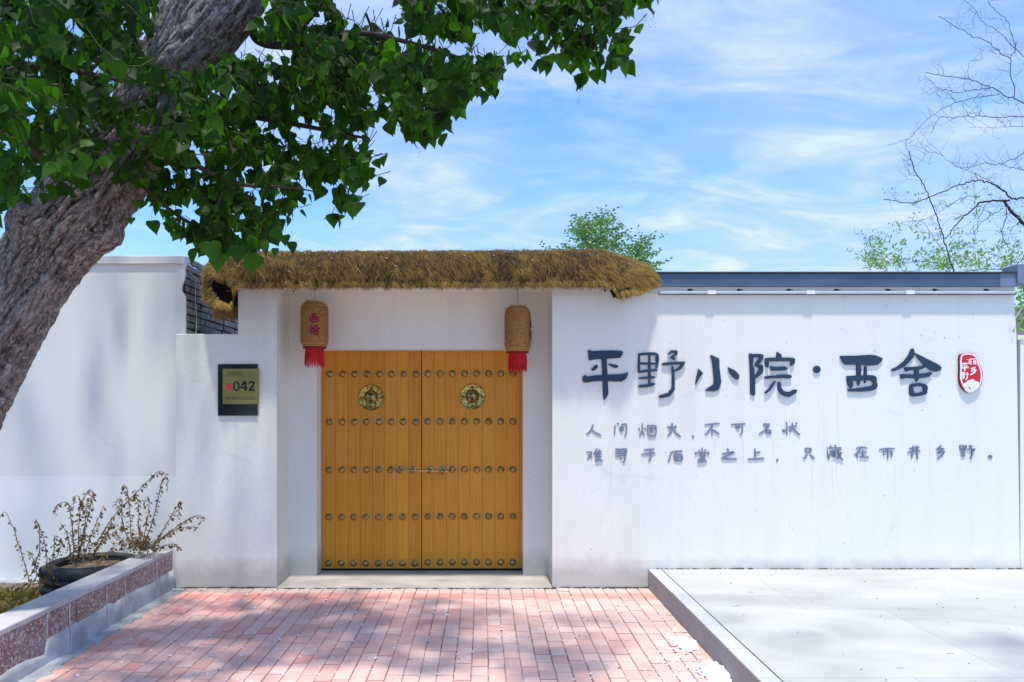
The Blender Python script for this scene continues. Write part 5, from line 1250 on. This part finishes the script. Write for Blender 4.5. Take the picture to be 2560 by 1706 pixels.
# ------------------------------------------------------------------ bare tree on the right, behind the wall
bt = empty('bare_tree', (9.5, 11, 0), 'nearly bare tree with thin dark twigs and fresh green tips behind the right wall', 'tree')
YB = 11.0
c6 = lambda x, y: (2260+x/3.733, y/3.733); c7 = lambda x, y: (2100+x/4.9, 380+y/4.9)
brs = [
 (c6, 6, 3, [(1300,1010),(1110,965),(1020,910),(960,905),(900,860),(820,822),(740,795),(600,740),(470,722),(330,700),(200,680)]),
 (c6, 4, 1.5, [(830,820),(720,830),(600,850),(490,870),(390,845),(310,815),(230,740),(190,710)]),
 (c6, 5, 2.5, [(1020,910),(1035,830),(1010,760),(990,680),(1000,580),(985,545),(920,510),(850,450),(760,380),(700,355),(640,345),(550,280),(470,250),(400,195),(320,150)]),
 (c6, 4, 2, [(985,545),(1035,480),(1040,430),(1020,360),(990,280),(960,190),(880,120),(820,60),(780,0),(740,-60)]),
 (c6, 3.5, 1.5, [(1180,620),(1110,520),(1030,450),(960,370),(850,270),(780,235),(705,180),(690,130),(610,40),(540,-10)]),
 (c6, 4, 2, [(900,875),(800,892),(700,905),(660,910),(570,940),(490,955),(400,995),(350,1020),(260,1085),(185,1145),(110,1230),(70,1278),(20,1305),(-60,1330),(-160,1360)]),
 (c6, 3, 1.2, [(800,825),(730,860),(680,900),(640,950)]), (c6, 3, 1.2, [(490,955),(450,905),(350,850),(270,820)]),
 (c6, 5, 2, [(1300,1100),(1120,1092),(1000,1085),(920,1100),(800,1092),(700,1082),(640,1095),(580,1080),(500,1095),(420,1100),(360,1090),(300,1150),(260,1225)]),
 (c6, 3, 1.2, [(705,1080),(715,1040),(730,1020)]), (c6, 2.5, 1, [(1250,1200),(1060,1180),(930,1188),(830,1198),(700,1190),(580,1200)]),
 (c6, 2.5, 1, [(597,740),(605,600),(650,565),(740,540)]), (c6, 3, 1.2, [(20,1305),(20,1370),(55,1440),(75,1520),(100,1600)]),
 (c7, 4, 7, [(850,10),(880,120),(910,230),(990,350),(1060,480),(1110,610),(1170,740),(1210,880),(1260,1000),(1280,1120),(1320,1220),(1350,1340),(1380,1420),(1400,1500)]),
 (c7, 20, 13, [(2600,1300),(2400,1050),(2254,890),(2180,800),(2090,720),(2040,660),(2010,600)]),
 (c7, 9, 4, [(2600,560),(2254,560),(2150,580),(2080,560),(2030,500),(1940,430),(1850,385),(1740,355),(1660,352),(1560,375),(1500,400),(1400,425),(1300,475),(1180,520),(1060,575),(960,612),(850,628),(700,610),(530,580)]),
 (c7, 12, 5, [(2080,590),(1950,600),(1800,610),(1710,625),(1640,700),(1540,770),(1470,850),(1390,930),(1340,1010),(1290,1070)]),
 (c7, 4, 1.5, [(1690,550),(1560,545),(1460,580),(1400,620),(1300,680),(1200,745),(1120,790),(1010,830),(880,850),(780,862)]),
 (c7, 4, 1.5, [(2254,0),(2150,75),(2050,110),(1960,150),(1870,158),(1800,142),(1740,145),(1650,170),(1560,188),(1450,190),(1400,160),(1310,95),(1220,30),(1120,10),(1020,50)]),
 (c7, 4, 2, [(2254,225),(2170,205),(2080,185),(1970,165)]), (c7, 4, 1.5, [(2000,480),(1900,410),(1830,350),(1700,290),(1580,240),(1480,195)]),
 (c7, 5, 2, [(2030,690),(2040,790),(2010,900),(1980,1010),(2050,1140),(2110,1220),(2090,1330),(2080,1420)]),
 (c7, 4, 1.5, [(2000,690),(1900,750),(1800,820),(1720,870),(1690,960),(1650,1020)]), (c7, 3.5, 1.5, [(1790,640),(1740,740),(1700,800),(1690,870),(1600,950),(1600,1000)]),
 (c7, 6, 4, [(2540,1150),(2300,1240),(2240,1300),(2180,1370),(2100,1400),(2020,1435),(1900,1440),(1780,1430),(1660,1445),(1540,1465)]),
 (c7, 3.5, 1.2, [(1330,1460),(1270,1220),(1200,1130),(1130,1040),(1080,950),(1010,850)]), (c7, 3, 1, [(530,1450),(450,1360),(380,1240),(320,1140),(250,990)]),
 (c7, 3, 1, [(1400,1440),(1200,1370),(1000,1345),(800,1355),(680,1350),(580,1300),(480,1200),(420,1130)]), (c7, 3, 1, [(1100,1410),(950,1450),(860,1460)]),
 (c7, 3, 1, [(1650,1340),(1500,1290),(1380,1240),(1330,1150)]), (c7, 3, 1, [(2200,870),(2110,930),(2080,1010),(2060,1080)]), (c7, 3, 1, [(2000,1430),(1850,1350),(1700,1220),(1600,1160),(1500,1100)]),
 (c7, 3, 1, [(2060,1390),(2000,1300),(1860,1260),(1780,1200),(1740,1050)])]
sm_ = MB(); lf = []; lt = []
def sprig(p, n, tone, size):
    for k in range(n):
        d = Vector((random.gauss(0, .6), random.gauss(0, .6), random.gauss(.35, .6))).normalized(); s2 = d.cross(Vector((random.uniform(-1, 1), -1, .2))).normalized()*size*.16; q_ = p+Vector((random.gauss(0, .02), random.gauss(0, .02), random.gauss(0, .02)))
        lf.extend([q_, q_+d*size*.5+s2, q_+d*size, q_+d*size*.5-s2]); lt.append(min(1, max(0, random.gauss(tone, .2))))
for cv, r0, r1, pts in brs:
    Yk = YB+random.uniform(-.7, .7); P3 = []
    pp = [P(*cv(*p), Yk) for p in pts]
    for i in range(len(pp)-1):
        p0 = pp[max(i-1, 0)]; p1 = pp[i]; p2 = pp[i+1]; p3 = pp[min(i+2, len(pp)-1)]
        for j in range(4):
            t = j/4; v = .5*((2*p1)+(-p0+p2)*t+(2*p0-5*p1+4*p2-p3)*t*t+(-p0+3*p1-3*p2+p3)*t*t*t); P3.append(v+Vector((random.gauss(0, .006), 0, random.gauss(0, .006))))
    P3.append(pp[-1]); n = len(P3); k_ = 11/F*.42
    b = MB(); b.tube(P3, [(r0+(r1-r0)*i/(n-1))*k_*.52 for i in range(n)], 6); b.obj('branch', M_BARE, bt, True)
    for i in range(2, n):
        if random.random() < .48:
            a = random.uniform(0, 6.28); d = Vector((math.cos(a), random.uniform(-.4, .4), math.sin(a)*.8+.1)); L_ = random.uniform(.08, .42); p = P3[i]
            m1 = p+d*L_*.5+Vector((random.gauss(0, .03), 0, random.gauss(0, .03))); e_ = p+d*L_+Vector((0, 0, .05)); sm_.tube([p, m1, e_], [.0026, .0018, .0009], 3, .5, 0, False)
            if random.random() < .5:
                d2 = Vector((random.uniform(-1, 1), 0, random.uniform(-.6, 1))); sm_.tube([m1, m1+d2*.14, m1+d2*.22+Vector((.02, 0, .03))], [.002, .0016, .001], 3, .5, 0, False)
            low = (CY-(e_.z-H)*F/e_.y) > 470
            if low and random.random() < .75: sprig(e_, random.randint(2, 7), .5, random.uniform(.03, .07))
            elif random.random() < .2: sprig(e_, 1, .3, .02)
tag(sm_.obj('twigs', M_BARE, bt), kind='stuff')
for i in range(330):     # fresh growth low along the wall top
    x = random.choice((random.uniform(2160, 2260), random.uniform(2290, 2420), random.uniform(2380, 2560), random.uniform(2160, 2560))); y = 672-abs(random.gauss(0, 34)); sprig(P(x, y, YB+random.uniform(-.5, .5)), random.randint(2, 6), .75, random.uniform(.04, .09))
for i in range(60): sprig(P(random.uniform(2150, 2215), random.uniform(575, 660), YB), 2, .6, .05)
np_mesh('spring_leaves', np.array([tuple(v) for v in lf]), np.arange(len(lf)).reshape(-1, 4), M_LEAF3, lt, False, bt)['kind'] = 'stuff'
b = MB(); b.tube([(9.8, 11, -.1), (9.6, 11, 1.5), (9.35, 11, 2.8), P(2700, 700, 11), P(2630, 640, 11)], [.2, .18, .16, .12, .07], 10); b.obj('trunk', M_BARE, bt, True)

# ------------------------------------------------------------------ leafy trees behind
def leafy(name, label, Y, blobs, mat, trunk, size, tone):
    e = empty(name, (trunk[0], Y, 0), label, 'tree'); vs_ = []; t_ = []; tb = MB()
    for (cx, cy, rx, ry, n) in blobs:
        c0 = P(cx, cy, Y); tb.tube([(trunk[0], Y, trunk[1]), (trunk[0]*.5+c0.x*.5, Y, (trunk[1]+c0.z)*.5+.05), c0+Vector((0, 0, .2))], [.03, .018, .006], 5)
        for i in range(n):
            a = random.gauss(0, .5); c_ = random.gauss(0, .5); p = P(cx+rx*a, cy+ry*c_, Y+random.gauss(0, .35)); d1 = Vector((random.gauss(a*.8, .5), random.uniform(-.7, .7), random.gauss(.35, .4))).normalized()
            for k in range(6):
                q_ = p+d1*(k*.035); s_ = 1 if k % 2 else -1; d = (d1*.5+Vector((s_*random.uniform(.3, .8), random.uniform(-.6, .6), random.uniform(-.6, .1)))).normalized(); w = d.cross(Vector((random.gauss(0, .5), -1, random.gauss(.3, .5)))).normalized()*size*.27
                vs_.extend([q_, q_+d*size*.45+w, q_+d*size, q_+d*size*.45-w]); t_.append(min(1, max(0, random.gauss(tone, .25))))
    tb.tube([(trunk[0], Y, -.1), (trunk[0], Y, trunk[1]), (trunk[0]+.02, Y, trunk[1]+.7)], [.08, .05, .02], 7); tb.obj('trunk', M_TWIG, e)
    np_mesh('crown', np.array([tuple(v) for v in vs_]), np.arange(len(vs_)).reshape(-1, 4), mat, t_, False, e)
leafy('leafy_tree', 'bright green bushy treetop rising behind the straw cap', 13.0, [(1490, 600, 50, 40, 95), (1470, 570, 25, 24, 40), (1505, 555, 18, 20, 26), (1450, 575, 14, 20, 18), (1545, 600, 16, 20, 14), (1500, 660, 100, 40, 190), (1430, 640, 50, 26, 50), (1580, 640, 55, 40, 80), (1612, 615, 22, 18, 20), (1600, 670, 36, 26, 40), (1500, 800, 110, 120, 160)], M_LEAF2, (2.0, 2.4), .075, .5)
leafy('leafy_shrub', 'light green shrub poking out past the right end of the wall', 7.2, [(2558, 765, 12, 26, 13), (2562, 800, 12, 24, 12), (2578, 740, 20, 50, 34)], M_LEAF3, (5.6, 1.9), .05, .5)
b = MB(); b.tube([P(2536, 800, 7.0), P(2566, 752, 7.0)], .006, 6); tag(b.obj('grey_rod', plain('rod_grey', (.5, .5, .5), .5)), 'thin grey rod slanting in the shrub at the far right', 'rod')
